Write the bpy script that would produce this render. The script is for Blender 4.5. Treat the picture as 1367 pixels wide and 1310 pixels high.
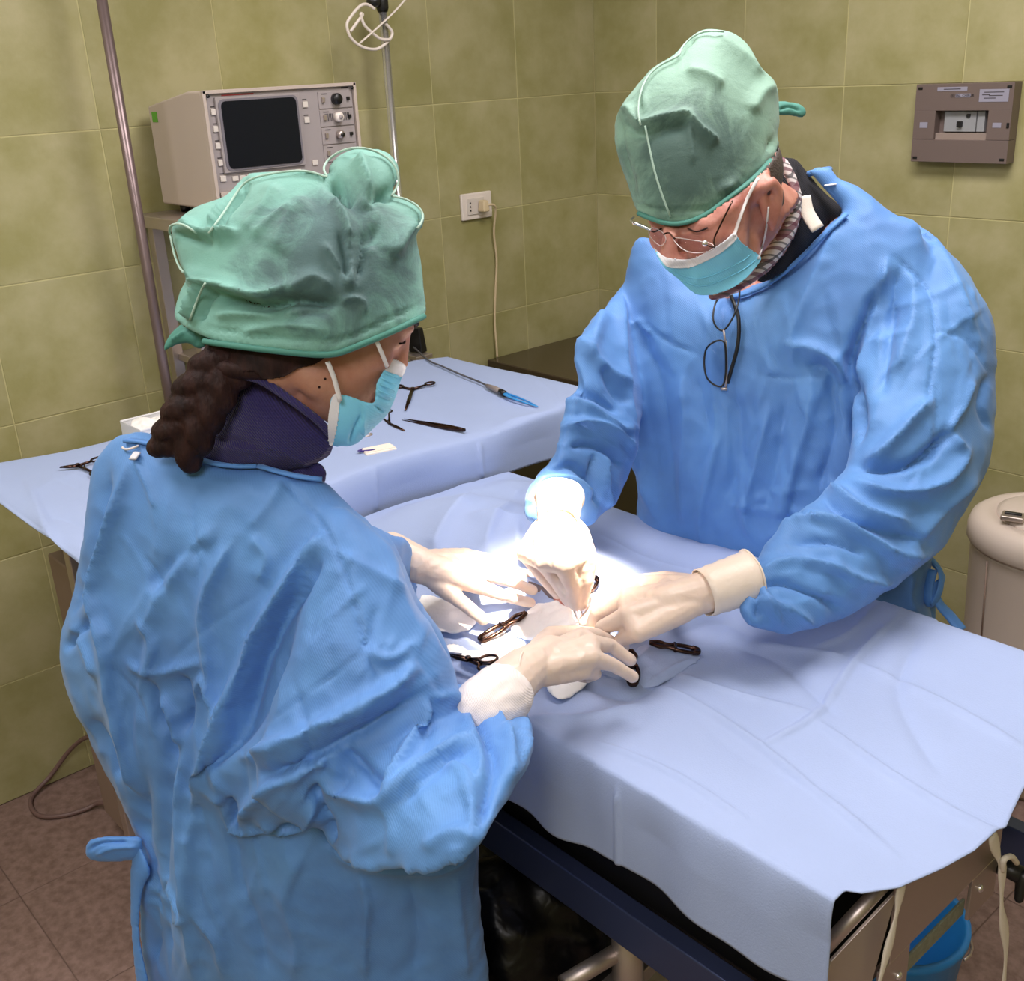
import bpy, bmesh, math, random
import numpy as np
from mathutils import Vector, Matrix, noise as mnoise
random.seed(4)
for o in list(bpy.data.objects): bpy.data.objects.remove(o)
SC = bpy.context.scene
COL = SC.collection
# ------------------------------------------------------------------ camera (solved from the wall tiling, metres)
TH = 0.335                                   # wall tile height
CAM = np.array([8.2353, -8.4533, 5.2775]) * TH
EUL = (1.1998145, 0.0481118, 0.8425003)
FPX = 1452.46
cd = bpy.data.cameras.new('camera'); cam = bpy.data.objects.new('camera', cd); COL.objects.link(cam)
cam.location = CAM; cam.rotation_euler = EUL
cd.sensor_fit = 'HORIZONTAL'; cd.sensor_width = 36; cd.lens = FPX / 1367 * 36
cd.clip_start = 0.05
SC.camera = cam
# ------------------------------------------------------------------ world, lights, exposure
w = bpy.data.worlds.new('world'); SC.world = w; w.use_nodes = True
w.node_tree.nodes['Background'].inputs[0].default_value = (0.75, 0.85, 1, 1)
w.node_tree.nodes['Background'].inputs[1].default_value = 0.2
def area(name, loc, size, power, col, rot=(0, 0, 0)):
    l = bpy.data.lights.new(name, 'AREA'); l.shape = 'RECTANGLE'; l.size, l.size_y = size; l.energy = power; l.color = col
    o = bpy.data.objects.new(name, l); o.location = loc; o.rotation_euler = rot; COL.objects.link(o); return o
area('ceiling_lamp_main', (1.75, -1.25, 2.80), (1.2, 0.6), 42, (1.0, 0.93, 0.92))
area('ceiling_lamp_rear', (1.0, -2.9, 2.80), (1.2, 0.6), 26, (1.0, 0.93, 0.92))
area('ceiling_lamp_front', (3.2, -3.6, 2.80), (1.2, 0.6), 44, (1.0, 0.95, 0.96))
sp = bpy.data.lights.new('operating_lamp', 'SPOT'); sp.energy = 1500; sp.color = (1.0, 0.82, 0.64)
sp.spot_size = math.radians(12.5); sp.spot_blend = 0.95; sp.shadow_soft_size = 0.05
so = bpy.data.objects.new('operating_lamp', sp); COL.objects.link(so)
so.location = (2.05, -1.93, 2.4)
so.rotation_euler = (Vector((1.612, -1.762, 1.05)) - Vector(so.location)).to_track_quat('-Z', 'Y').to_euler()
SC.view_settings.view_transform = 'Standard'; SC.view_settings.look = 'None'
SC.view_settings.gamma = 1; SC.view_settings.use_curve_mapping = False
SC.view_settings.exposure = 0.0
# ------------------------------------------------------------------ point helpers
def rotm(rx, ry, rz):
    c, s = math.cos, math.sin
    X = np.array([[1, 0, 0], [0, c(rx), -s(rx)], [0, s(rx), c(rx)]]); Y = np.array([[c(ry), 0, s(ry)], [0, 1, 0], [-s(ry), 0, c(ry)]])
    Z = np.array([[c(rz), -s(rz), 0], [s(rz), c(rz), 0], [0, 0, 1]]); return Z @ Y @ X
RM = rotm(*EUL)
def ray(u, v): return RM @ np.array([(u - 683.5) / FPX, (655 - v) / FPX, -1])
def D(u, v, d): return CAM + ray(u, v) * d                     # point at a depth along the view axis
def Z(u, v, z): d = ray(u, v); return CAM + d * ((z - CAM[2]) / d[2])    # point at a height
def X_(u, v, x): d = ray(u, v); return CAM + d * ((x - CAM[0]) / d[0])
def Y_(u, v, y): d = ray(u, v); return CAM + d * ((y - CAM[1]) / d[1])
def cv(x, y, z): return RM @ np.array([x, y, z])               # a direction: right, up, towards the viewer
def project(V):
    q = (V - CAM) @ RM; d = -q[:, 2]; return np.stack([683.5 + FPX * q[:, 0] / d, 655 - FPX * q[:, 1] / d, d], 1)
def smooth_poly(P, n=6, closed=False):
    P = [np.array(p, float) for p in P]; out = []; N = len(P)
    rng = range(N) if closed else range(N - 1)
    for i in rng:
        if closed: a, b, c, d = P[i - 1], P[i], P[(i + 1) % N], P[(i + 2) % N]
        else: a, b, c, d = P[max(i - 1, 0)], P[i], P[i + 1], P[min(i + 2, N - 1)]
        for k in range(n):
            t = k / n
            out.append(0.5 * ((2 * b) + (-a + c) * t + (2 * a - 5 * b + 4 * c - d) * t * t + (-a + 3 * b - 3 * c + d) * t ** 3))
    if not closed: out.append(P[-1])
    return out
# ------------------------------------------------------------------ objects
def link(name, mesh, mat=None, parent=None, smooth=True):
    o = bpy.data.objects.new(name, mesh); COL.objects.link(o)
    if mat is not None:
        for m in (mat if isinstance(mat, (list, tuple)) else [mat]): mesh.materials.append(m)
    if smooth: mesh.polygons.foreach_set('use_smooth', [True] * len(mesh.polygons))
    if parent is not None:
        o.parent = parent
        o.matrix_parent_inverse = Matrix.Translation(parent.location).inverted() if parent.parent is None else Matrix.Identity(4)
    return o
def vf(name, V, F, mat=None, parent=None, smooth=True):
    me = bpy.data.meshes.new(name); me.from_pydata([tuple(map(float, v)) for v in V], [], [tuple(map(int, f)) for f in F]); me.update()
    return link(name, me, mat, parent, smooth)
def tag(o, label=None, cat=None, group=None, kind=None):
    if label: o['label'] = label
    if cat: o['category'] = cat
    if group: o['group'] = group
    if kind: o['kind'] = kind
    return o
def empty(name, loc, label, cat, group=None):
    o = bpy.data.objects.new(name, None); COL.objects.link(o); o.location = [float(c) for c in loc]; o.empty_display_size = .05
    bpy.context.view_layer.update()
    return tag(o, label, cat, group)
class MB:                                                       # collects solids into one mesh
    def __init__(s): s.V = []; s.F = []
    def add(s, V, F):
        n = len(s.V); s.V += [tuple(map(float, v)) for v in V]; s.F += [tuple(int(i) + n for i in f) for f in F]; return s
    def box(s, c, size, R=None, taper=None):
        hx, hy, hz = [k / 2 for k in size]; V = []
        for z in (-hz, hz):
            for x, y in ((-hx, -hy), (hx, -hy), (hx, hy), (-hx, hy)):
                k = taper if (taper and z > 0) else 1
                p = np.array([x * k, y * k, z]); V.append((R @ p if R is not None else p) + np.array(c))
        return s.add(V, [(3, 2, 1, 0), (4, 5, 6, 7), (0, 1, 5, 4), (1, 2, 6, 5), (2, 3, 7, 6), (3, 0, 4, 7)])
    def tube(s, pts, r, n=10, closed=False, flat=None, up=None):   # flat: second radius ratio
        pts = [np.array(p, float) for p in pts]; N = len(pts)
        rs = r if hasattr(r, '__len__') else [r] * N
        V = []; prev = None
        for i in range(N):
            t = pts[(i + 1) % N] - pts[i - 1] if closed else pts[min(i + 1, N - 1)] - pts[max(i - 1, 0)]
            t = t / (np.linalg.norm(t) + 1e-12)
            if up is not None: a = np.array(up, float)
            elif prev is None: a = np.array([0, 0, 1.]) if abs(t[2]) < .9 else np.array([1., 0, 0])
            else: a = prev
            a = a - t * (a @ t); a /= np.linalg.norm(a) + 1e-12; prev = a; b = np.cross(t, a)
            fl = flat if flat else 1
            for k in range(n):
                th = 2 * math.pi * k / n
                V.append(pts[i] + rs[i] * (a * math.cos(th) * fl + b * math.sin(th)))
        F = []
        for i in range(N if closed else N - 1):
            j = (i + 1) % N
            for k in range(n): F.append((i * n + k, i * n + (k + 1) % n, j * n + (k + 1) % n, j * n + k))
        if not closed: F.append(tuple(range(n - 1, -1, -1))); F.append(tuple((N - 1) * n + k for k in range(n)))
        return s.add(V, F)
    def lathe(s, prof, c, n=32, axis='z', R=None, sx=1, sy=1):   # prof: (r,h)
        V = []; F = []
        for r, h in prof:
            for k in range(n):
                th = 2 * math.pi * k / n; p = np.array([r * math.cos(th) * sx, r * math.sin(th) * sy, h])
                if R is not None: p = R @ p
                V.append(p + np.array(c))
        m = len(prof)
        for i in range(m - 1):
            for k in range(n): F.append((i * n + k, i * n + (k + 1) % n, (i + 1) * n + (k + 1) % n, (i + 1) * n + k))
        F.append(tuple(range(n - 1, -1, -1))); F.append(tuple((m - 1) * n + k for k in range(n)))
        return s.add(V, F)
    def ellipsoid(s, c, A, nu=20, nv=12):                        # A: 3x3 columns = semi axes
        V = [np.array(c) + A @ np.array([0, 0, 1.])]
        for i in range(1, nv):
            ph = math.pi * i / nv
            for k in range(nu):
                th = 2 * math.pi * k / nu
                V.append(np.array(c) + A @ np.array([math.sin(ph) * math.cos(th), math.sin(ph) * math.sin(th), math.cos(ph)]))
        V.append(np.array(c) - A @ np.array([0, 0, 1.])); F = []
        for k in range(nu): F.append((0, 1 + k, 1 + (k + 1) % nu))
        for i in range(nv - 2):
            for k in range(nu):
                a = 1 + i * nu; F.append((a + k, a + nu + k, a + nu + (k + 1) % nu, a + (k + 1) % nu))
        a = 1 + (nv - 2) * nu
        for k in range(nu): F.append((a + k, len(V) - 1, a + (k + 1) % nu))
        return s.add(V, F)
    def ball(s, c, r): return s.ellipsoid(c, np.eye(3) * r)
    def limb(s, pts):                                            # pts: (xyz, r) chain of round cones
        for (a, ra), (b, rb) in zip(pts[:-1], pts[1:]):
            a = np.array(a, float); b = np.array(b, float); L = np.linalg.norm(b - a); m = max(4, int(L / .01))
            t = (b - a) / (L + 1e-9); P = []; Rr = []
            for k in range(5, 0, -1): an = k / 5 * math.pi / 2 * .97; P.append(a - t * ra * math.sin(an)); Rr.append(ra * math.cos(an))
            for k in range(m + 1): P.append(a + (b - a) * k / m); Rr.append(ra + (rb - ra) * k / m)
            for k in range(1, 6): an = k / 5 * math.pi / 2 * .97; P.append(b + t * rb * math.sin(an)); Rr.append(rb * math.cos(an))
            s.tube(P, Rr, n=16)
        return s
    def build(s, name, mat=None, parent=None, smooth=True, bevel=0, auto=None):
        o = vf(name, s.V, s.F, mat, parent, smooth)
        if bevel:
            m = o.modifiers.new('bevel', 'BEVEL'); m.width = bevel; m.segments = 2; m.limit_method = 'ANGLE'
            m.harden_normals = True
        elif not smooth: pass
        return o
def boxobj(name, c, size, mat, parent=None, bevel=.002, R=None):
    return MB().box(c, size, R).build(name, mat, parent, smooth=False, bevel=bevel)
# ------------------------------------------------------------------ soft bodies: inflate, weld, fold
def raster(poly, x0, y0, nx, ny, g):
    P = np.array(poly); gx = x0 + g * np.arange(nx); gy = y0 + g * np.arange(ny); M = np.zeros((ny, nx), bool)
    for j, y in enumerate(gy):
        a = P; b = np.roll(P, -1, 0); c = (a[:, 1] > y) != (b[:, 1] > y)
        if not c.any(): continue
        xs = np.sort(a[c, 0] + (y - a[c, 1]) / (b[c, 1] - a[c, 1]) * (b[c, 0] - a[c, 0]))
        for k in range(0, len(xs) - 1, 2): M[j] |= (gx >= xs[k]) & (gx < xs[k + 1])
    return M
def inflate(poly, dpts, s=1.0, g=3, front=1.0, back=1.0, n=5, maxh=None):
    """closed solid whose rim follows the outline; dpts (u,v,depth) give its mid-surface; thickness from a membrane solve"""
    poly = smooth_poly(poly, n, True) if n > 1 else poly
    P = np.array(poly); x0, y0 = P.min(0) - 2 * g; nx, ny = [int(k) for k in (np.ptp(P, axis=0) + 4 * g) / g + 1]
    M = raster(poly, x0, y0, nx, ny, g).astype(float)
    b = M * g * g; x = np.zeros_like(b)
    def A(q): return M * (4 * q - np.roll(q, 1, 0) - np.roll(q, -1, 0) - np.roll(q, 1, 1) - np.roll(q, -1, 1))
    r = b - A(x); p = r.copy(); rs = (r * r).sum()
    for it in range(600):
        Ap = A(p); al = rs / ((p * Ap).sum() + 1e-20); x += al * p; r -= al * Ap; rn = (r * r).sum()
        if rn < 1e-6 * (b * b).sum() / g / g: break
        p = r + rn / rs * p; rs = rn
    h = s * np.sqrt(np.maximum(2 * x, 0))
    Q = np.array(dpts, float); k = 3 if len(Q) < 5 else 4
    B = lambda u, v: np.stack([np.ones_like(u), (u - 700) / 500, (v - 700) / 500, (u - 700) * (v - 700) / 250000][:k], -1)
    co, *_ = np.linalg.lstsq(B(Q[:, 0], Q[:, 1]), 1 / Q[:, 2], rcond=None)
    uu, vv = np.meshgrid(x0 + g * np.arange(nx), y0 + g * np.arange(ny))
    dd = 1 / (B(uu, vv) @ co); h = h * dd / FPX
    if maxh: h = maxh * np.tanh(h / maxh)
    used = M > 0; near = used | np.roll(used, 1, 0) | np.roll(used, -1, 0); near = near | np.roll(near, 1, 1) | np.roll(near, -1, 1)
    idf = -np.ones((ny, nx), int); idb = idf.copy(); V = []
    rd = np.stack([(uu - 683.5) / FPX, (655 - vv) / FPX, -np.ones_like(uu)], -1) @ RM.T
    pf = CAM + rd * (dd - h * front)[..., None]; pb = CAM + rd * (dd + h * back)[..., None]
    for j, i in zip(*np.nonzero(near)):
        idf[j, i] = len(V); V.append(pf[j, i])
        if used[j, i]: idb[j, i] = len(V); V.append(pb[j, i])
        else: idb[j, i] = idf[j, i]
    F = []
    for j in range(ny - 1):
        for i in range(nx - 1):
            if used[j:j + 2, i:i + 2].any():
                F.append((idf[j, i], idf[j + 1, i], idf[j + 1, i + 1], idf[j, i + 1]))
                F.append((idb[j, i], idb[j, i + 1], idb[j + 1, i + 1], idb[j + 1, i]))
    return V, F
def weld(parts, voxel, smooth=4, name='weld'):
    mb = MB()
    for p in parts: mb.add(*p) if isinstance(p, tuple) else mb.add(p.V, p.F)
    o = vf(name, mb.V, mb.F); m = o.modifiers.new('r', 'REMESH'); m.mode = 'VOXEL'; m.voxel_size = voxel
    dg = bpy.context.evaluated_depsgraph_get(); dg.update(); me = o.evaluated_get(dg).to_mesh()
    V = np.empty(len(me.vertices) * 3); me.vertices.foreach_get('co', V); V = V.reshape(-1, 3)
    E = np.empty(len(me.edges) * 2, int); me.edges.foreach_get('vertices', E); E = E.reshape(-1, 2)
    L = np.empty(len(me.loops), int); me.loops.foreach_get('vertex_index', L)
    S = np.empty(len(me.polygons), int); me.polygons.foreach_get('loop_start', S)
    T = np.empty(len(me.polygons), int); me.polygons.foreach_get('loop_total', T)
    o.evaluated_get(dg).to_mesh_clear(); md = o.data; bpy.data.objects.remove(o); bpy.data.meshes.remove(md)
    M = Soft(V, E, L, S, T); M.smooth(smooth); return M
class Soft:
    def __init__(s, V, E, L, S, T): s.V, s.E, s.L, s.S, s.T = V, E, L, S, T
    def smooth(s, it=1, k=.6):
        a, b = s.E.T; n = len(s.V); deg = np.bincount(a, minlength=n) + np.bincount(b, minlength=n); deg = np.maximum(deg, 1)
        for _ in range(it):
            m = np.stack([(np.bincount(a, s.V[b, c], n) + np.bincount(b, s.V[a, c], n)) / deg for c in range(3)], 1)
            s.V = s.V + k * (m - s.V)
    def normals(s):
        q = s.T == 4; st = s.S[q]; i0, i1, i2, i3 = (s.L[st + k] for k in range(4))
        fn = np.cross(s.V[i2] - s.V[i0], s.V[i3] - s.V[i1]); n = len(s.V); N = np.zeros((n, 3))
        for c in range(3):
            for i in (i0, i1, i2, i3): N[:, c] += np.bincount(i, fn[:, c], n)
        return N / (np.linalg.norm(N, axis=1, keepdims=True) + 1e-12)
    def folds(s, strokes, tf=(0, 0, 1), gain=1.0):
        """cloth folds: each stroke is a line across the visible side; height, width on its left and right side (px)"""
        N = s.normals(); pr = project(s.V); ray_ = (CAM - s.V); ray_ /= np.linalg.norm(ray_, axis=1, keepdims=True)
        face = np.clip((N * ray_).sum(1) * 2.5, 0, 1); disp = np.zeros(len(s.V)); uv = pr[:, :2]
        for st in strokes:
            pts = [(tf[0] + x / tf[2], tf[1] + y / tf[2]) for x, y in st[0]]; pts = np.array(smooth_poly(pts, 5)); amp, wl, wr = st[1], st[2] , st[3]
            lo = pts.min(0) - 3 * max(wl, wr); hi = pts.max(0) + 3 * max(wl, wr)
            idx = np.nonzero((uv > lo).all(1) & (uv < hi).all(1) & (face > 0))[0]
            if not len(idx): continue
            q = uv[idx]; best = np.full(len(idx), 1e9); sd = np.zeros(len(idx)); tt = np.zeros(len(idx))
            ln = np.linalg.norm(np.diff(pts, axis=0), axis=1); cum = np.concatenate([[0], np.cumsum(ln)])
            for k in range(len(pts) - 1):
                a, b = pts[k], pts[k + 1]; ab = b - a; t = np.clip(((q - a) @ ab) / (ab @ ab + 1e-9), 0, 1); dv = q - a - t[:, None] * ab
                d = np.hypot(*dv.T); u = d < best; best[u] = d[u]; sd[u] = (ab[0] * dv[u, 1] - ab[1] * dv[u, 0]); tt[u] = (cum[k] + t[u] * ln[k]) / cum[-1]
            wd = np.where(sd < 0, wl, wr); x = best / wd
            prof = .55 * np.exp(-np.abs(x) ** 1.6 * 1.3) + .45 * np.exp(-np.abs(x) * 2.0); taper = np.clip(np.minimum(tt, 1 - tt) * 6 + .15, 0, 1)
            disp[idx] += amp * prof * taper
        s.V = s.V + N * (disp * face * gain)[:, None]
    def noise(s, amp, scale, ridged=False, off=0, stretch=(1, 1, 1), mask=None):
        N = s.normals(); V = s.V * scale * np.array(stretch) + off; h = np.empty(len(V))
        for i, v in enumerate(V): h[i] = mnoise.noise(Vector(v))
        if ridged: h = .35 - np.abs(h) * 1.6
        if mask is not None: h = h * mask
        s.V = s.V + N * (h * amp)[:, None]
    def cut(s, keep):                                            # keep: bool per vertex
        st = s.S; ok = np.ones(len(st), bool)
        for k in range(4): ok &= keep[s.L[np.minimum(st + k, len(s.L) - 1)]]
        ids = np.nonzero(ok & (s.T == 4))[0]; F = np.stack([s.L[st[ids] + k] for k in range(4)], 1)
        u, inv = np.unique(F, return_inverse=True); return s.V[u], inv.reshape(F.shape)
    def build(s, name, mat, parent=None):
        me = bpy.data.meshes.new(name); nv, nl, npol = len(s.V), len(s.L), len(s.S)
        me.vertices.add(nv); me.vertices.foreach_set('co', s.V.ravel()); me.loops.add(nl); me.loops.foreach_set('vertex_index', s.L)
        me.polygons.add(npol); me.polygons.foreach_set('loop_start', s.S); me.polygons.foreach_set('loop_total', s.T); me.update(calc_edges=True); me.validate()
        return link(name, me, mat, parent)
def inpoly(P, poly):
    q = np.array(poly); ins = np.zeros(len(P), bool)
    for a, b in zip(q, np.roll(q, -1, 0)):
        c = (a[1] > P[:, 1]) != (b[1] > P[:, 1])
        with np.errstate(divide='ignore', invalid='ignore'): x = a[0] + (P[:, 1] - a[1]) / (b[1] - a[1]) * (b[0] - a[0])
        ins ^= c & (P[:, 0] < x)
    return ins
def cut_open(sf, poly, n=5, near=14):
    """keep only the cloth inside the outline, snapping the new rim onto it: an open shell like a cap or a mask"""
    pl = np.array(smooth_poly(poly, n, True)); pr = project(sf.V); keep = inpoly(pr[:, :2], pl); V, F = sf.cut(keep)
    e = np.sort(np.concatenate([F[:, [0, 1]], F[:, [1, 2]], F[:, [2, 3]], F[:, [3, 0]]]), 1); u, c = np.unique(e, axis=0, return_counts=True); b = np.unique(u[c == 1])
    pb = project(V[b])
    for i, (x, y, d) in zip(b, pb):
        p = np.array([x, y]); best = None
        for a0, a1 in zip(pl, np.roll(pl, -1, 0)):
            ab = a1 - a0; t = min(max(((p - a0) @ ab) / (ab @ ab + 1e-9), 0), 1); q = a0 + t * ab; dd = np.hypot(*(p - q))
            if best is None or dd < best[0]: best = (dd, q)
        if best[0] < near: V[i] = D(best[1][0], best[1][1], d)
    return V, F, b
from mathutils.bvhtree import BVHTree
def bvh_of(objs):
    V, F = [], []
    for o in objs:
        n = len(V); V += [tuple(v.co) for v in o.data.vertices]; F += [tuple(i + n for i in p.vertices) for p in o.data.polygons]
    return BVHTree.FromPolygons(V, F)
CV = Vector(CAM)
def hit_depth(bvh, u, v):
    r = Vector(ray(u, v)); L_ = r.length; h = bvh.ray_cast(CV, r / L_); return None if h[0] is None else h[3] / L_
def tuck(body, garments, ishead, zc, depth=.008, passes=((.016, 6), (.009, 0))):
    """press the body back under its clothes wherever it is not the head"""
    bv = bvh_of(garments); me = body.data; n = len(me.vertices); V = np.empty(n * 3); me.vertices.foreach_get('co', V); V = V.reshape(-1, 3)
    E = np.empty(len(me.edges) * 2, int); me.edges.foreach_get('vertices', E); a, b = E.reshape(-1, 2).T; deg = np.maximum(np.bincount(a, minlength=n) + np.bincount(b, minlength=n), 1)
    hd = ishead(V) if ishead else np.zeros(n, bool)
    for dep_, sm in passes:
        moved = np.zeros(n, bool)
        for i in np.nonzero(~hd)[0]:
            p = V[i]
            if p[2] < zc:
                h = bv.find_nearest(Vector(p), .15)
                if h[0] is not None and (Vector(p) - h[0]).dot(h[1]) > -dep_: p = np.array(h[0]) - np.array(h[1]) * dep_; moved[i] = True
            r = Vector(p) - CV; L_ = r.length; h = bv.ray_cast(CV, r / L_)
            if h[0] is not None and h[3] > L_ - dep_: p = CAM + np.array(r / L_) * (h[3] + dep_); moved[i] = True
            V[i] = p
        for _ in range(sm):
            m = np.stack([(np.bincount(a, V[b, c], n) + np.bincount(b, V[a, c], n)) / deg for c in range(3)], 1); V[moved] += .6 * (m - V)[moved]
    me.vertices.foreach_set('co', V.ravel()); me.update()
def cover(name, poly, bvh, off, m, parent, g=2.0, it=40, thick=.0012, push=None, n=5, hang=0):
    """thin cloth laid over what is there: outline in view, depth from the surface beneath, then relaxed"""
    pl = smooth_poly(poly, n, True) if n > 1 else poly; P = np.array(pl); x0, y0 = P.min(0) - 2 * g; nx, ny = [int(k) for k in (np.ptp(P, axis=0) + 4 * g) / g + 1]
    M_ = raster(pl, x0, y0, nx, ny, g); ids = {}; dep = np.full((ny, nx), np.nan)
    for j, i in zip(*np.nonzero(M_)):
        h = hit_depth(bvh, x0 + g * i, y0 + g * j)
        if h is not None: dep[j, i] = h - off
    lim = np.where(np.isnan(dep), 1e9, dep); med = np.nanmedian(dep); ok = ~np.isnan(dep)
    jump = ok & (dep > med + .12); lim[jump] = 1e9; ok &= ~jump; cur = np.where(ok, dep, np.nan)
    while (M_ & np.isnan(cur)).any():                                # extend past the silhouette
        acc = np.zeros_like(cur); cnt = np.zeros_like(cur)
        for dy, dx in ((0, 1), (0, -1), (1, 0), (-1, 0)):
            r_ = np.roll(cur, (dy, dx), (0, 1)); k = ~np.isnan(r_); acc[k] += r_[k]; cnt[k] += 1
        f = M_ & np.isnan(cur) & (cnt > 0)
        if not f.any(): break
        cur[f] = acc[f] / cnt[f]
    cur[~M_] = np.nan
    for _ in range(it):
        acc = np.zeros_like(cur); cnt = np.zeros_like(cur)
        for dy, dx in ((0, 1), (0, -1), (1, 0), (-1, 0)):
            r_ = np.roll(cur, (dy, dx), (0, 1)); k = ~np.isnan(r_) & M_; acc[k] += r_[k]; cnt[k] += 1
        nw = np.where(cnt > 0, acc / np.maximum(cnt, 1), cur); cur = np.where(M_, np.minimum(nw, lim), cur)
    if push is not None: 
        jj, ii = np.nonzero(M_)
        for j, i in zip(jj, ii): cur[j, i] -= push(x0 + g * i, y0 + g * j)
    V, F = [], []
    def vid(j, i):
        if (j, i) not in ids:
            d = cur[j, i] if M_[j, i] else np.nanmean([cur[b, a] for b in (j - 1, j, j + 1) for a in (i - 1, i, i + 1) if 0 <= b < ny and 0 <= a < nx])
            u, v = x0 + g * i, y0 + g * j
            if not M_[j, i]:
                p = np.array([u, v]); best = None
                for a0, a1 in zip(P, np.roll(P, -1, 0)):
                    ab = a1 - a0; t = min(max(((p - a0) @ ab) / (ab @ ab + 1e-9), 0), 1); q = a0 + t * ab; dd = np.hypot(*(p - q))
                    if best is None or dd < best[0]: best = (dd, q)
                u, v = best[1]
            ids[(j, i)] = len(V); V.append(D(u, v, d))
        return ids[(j, i)]
    for j in range(ny - 1):
        for i in range(nx - 1):
            if M_[j:j + 2, i:i + 2].any(): F.append((vid(j, i), vid(j + 1, i), vid(j + 1, i + 1), vid(j, i + 1)))
    o = vf(name, V, F, m, parent); md = o.modifiers.new('s', 'SOLIDIFY'); md.thickness = thick; md.offset = -1; return o
# ------------------------------------------------------------------ materials
def srgb(c):
    return tuple(((x / 255) / 12.92 if x / 255 <= .04045 else ((x / 255 + .055) / 1.055) ** 2.4) for x in c) + (1,)
def mat(name, rgb, rough=.6, metal=0, var=0, vscale=8, rgb2=None, bump=0, bscale=60, sheen=0, trans=0, alpha=1, spec=.5, weave=0, wscale=1400, crumple=0, cscale=25, objrand=0, sub=0, stretch=(1, 1, 1), emis=None, coord='Object'):
    m = bpy.data.materials.new(name); m.use_nodes = True; nt = m.node_tree; N, L = nt.nodes, nt.links
    bs = N['Principled BSDF']; bs.inputs['Roughness'].default_value = rough; bs.inputs['Metallic'].default_value = metal
    c = srgb(rgb); bs.inputs['Base Color'].default_value = c
    bs.inputs['Specular IOR Level'].default_value = spec
    if sheen: bs.inputs['Sheen Weight'].default_value = sheen; bs.inputs['Sheen Roughness'].default_value = .5
    if trans: bs.inputs['Transmission Weight'].default_value = trans
    if sub: bs.inputs['Subsurface Weight'].default_value = sub; bs.inputs['Subsurface Radius'].default_value = (.02, .01, .006); bs.inputs['Subsurface Scale'].default_value = .4
    if alpha < 1: bs.inputs['Alpha'].default_value = alpha
    if emis: bs.inputs['Emission Color'].default_value = srgb(emis[0]); bs.inputs['Emission Strength'].default_value = emis[1]
    tc = N.new('ShaderNodeTexCoord'); mp = N.new('ShaderNodeMapping'); mp.inputs['Scale'].default_value = stretch; L.new(tc.outputs[coord], mp.inputs[0]); vec = mp.outputs[0]
    if objrand:
        oi = N.new('ShaderNodeObjectInfo'); ad = N.new('ShaderNodeVectorMath'); ad.operation = 'MULTIPLY_ADD'
        L.new(oi.outputs['Random'], ad.inputs[0]); ad.inputs[1].default_value = (37, 53, 71); L.new(vec, ad.inputs[2]); vec = ad.outputs[0]
    col = None
    if var:
        n = N.new('ShaderNodeTexNoise'); n.inputs['Scale'].default_value = vscale; n.inputs['Detail'].default_value = 6; n.inputs['Roughness'].default_value = .6; L.new(vec, n.inputs['Vector'])
        mr = N.new('ShaderNodeMapRange'); mr.inputs[1].default_value = .35; mr.inputs[2].default_value = .65; L.new(n.outputs[0], mr.inputs[0])
        mx = N.new('ShaderNodeMix'); mx.data_type = 'RGBA'; L.new(mr.outputs[0], mx.inputs[0]); mx.inputs[6].default_value = c
        mx.inputs[7].default_value = srgb(rgb2) if rgb2 else tuple(k * (1 - var) for k in c[:3]) + (1,); col = mx.outputs[2]
        if objrand:
            hs = N.new('ShaderNodeHueSaturation'); mv = N.new('ShaderNodeMapRange'); L.new(oi.outputs['Random'], mv.inputs[0]); mv.inputs[3].default_value = 1 - objrand; mv.inputs[4].default_value = 1 + objrand
            L.new(mv.outputs[0], hs.inputs['Value']); L.new(col, hs.inputs['Color']); col = hs.outputs[0]
        L.new(col, bs.inputs['Base Color'])
    nrm = None
    def addbump(h, dist, st=1.0):
        nonlocal nrm
        b = N.new('ShaderNodeBump'); b.inputs['Distance'].default_value = dist; b.inputs['Strength'].default_value = st; L.new(h, b.inputs['Height'])
        if nrm is not None: L.new(nrm, b.inputs['Normal'])
        nrm = b.outputs[0]
    if crumple:
        n = N.new('ShaderNodeTexNoise'); n.inputs['Scale'].default_value = cscale; n.inputs['Detail'].default_value = 2; n.inputs['Distortion'].default_value = .6; L.new(vec, n.inputs['Vector'])
        addbump(n.outputs[0], crumple)
    if bump:
        n = N.new('ShaderNodeTexNoise'); n.inputs['Scale'].default_value = bscale; n.inputs['Detail'].default_value = 4; L.new(vec, n.inputs['Vector']); addbump(n.outputs[0], bump)
    if weave:
        wv = N.new('ShaderNodeTexWave'); wv.bands_direction = 'DIAGONAL'; wv.inputs['Scale'].default_value = wscale / 20; wv.inputs['Distortion'].default_value = 1.2; wv.inputs['Detail'].default_value = 1; wv.inputs['Detail Scale'].default_value = 1; L.new(vec, wv.inputs['Vector']); addbump(wv.outputs[0], weave)
    if nrm is not None: L.new(nrm, bs.inputs['Normal'])
    m['_'] = 1; del m['_']
    return m
M = {}
M['tile'] = mat('wall_tile_glaze', (176, 170, 130), .42, var=.25, vscale=5, rgb2=(152, 148, 98), objrand=.05, bump=.0008, bscale=35, spec=.35)
M['grout'] = mat('tile_grout', (194, 188, 138), .8)
M['floor'] = mat('floor_tile_stone', (138, 114, 106), .65, var=.3, vscale=45, rgb2=(112, 89, 80), objrand=.03, bump=.0006, bscale=150)
M['floor_grout'] = mat('floor_grout', (104, 84, 76), .8)
M['plaster'] = mat('ceiling_plaster', (225, 222, 214), .8, bump=.0005)
M['drape'] = mat('drape_paper', (162, 180, 220), .72, sheen=.1, var=.06, vscale=3, bump=.0004, bscale=400, crumple=.0009, cscale=9)
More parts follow.
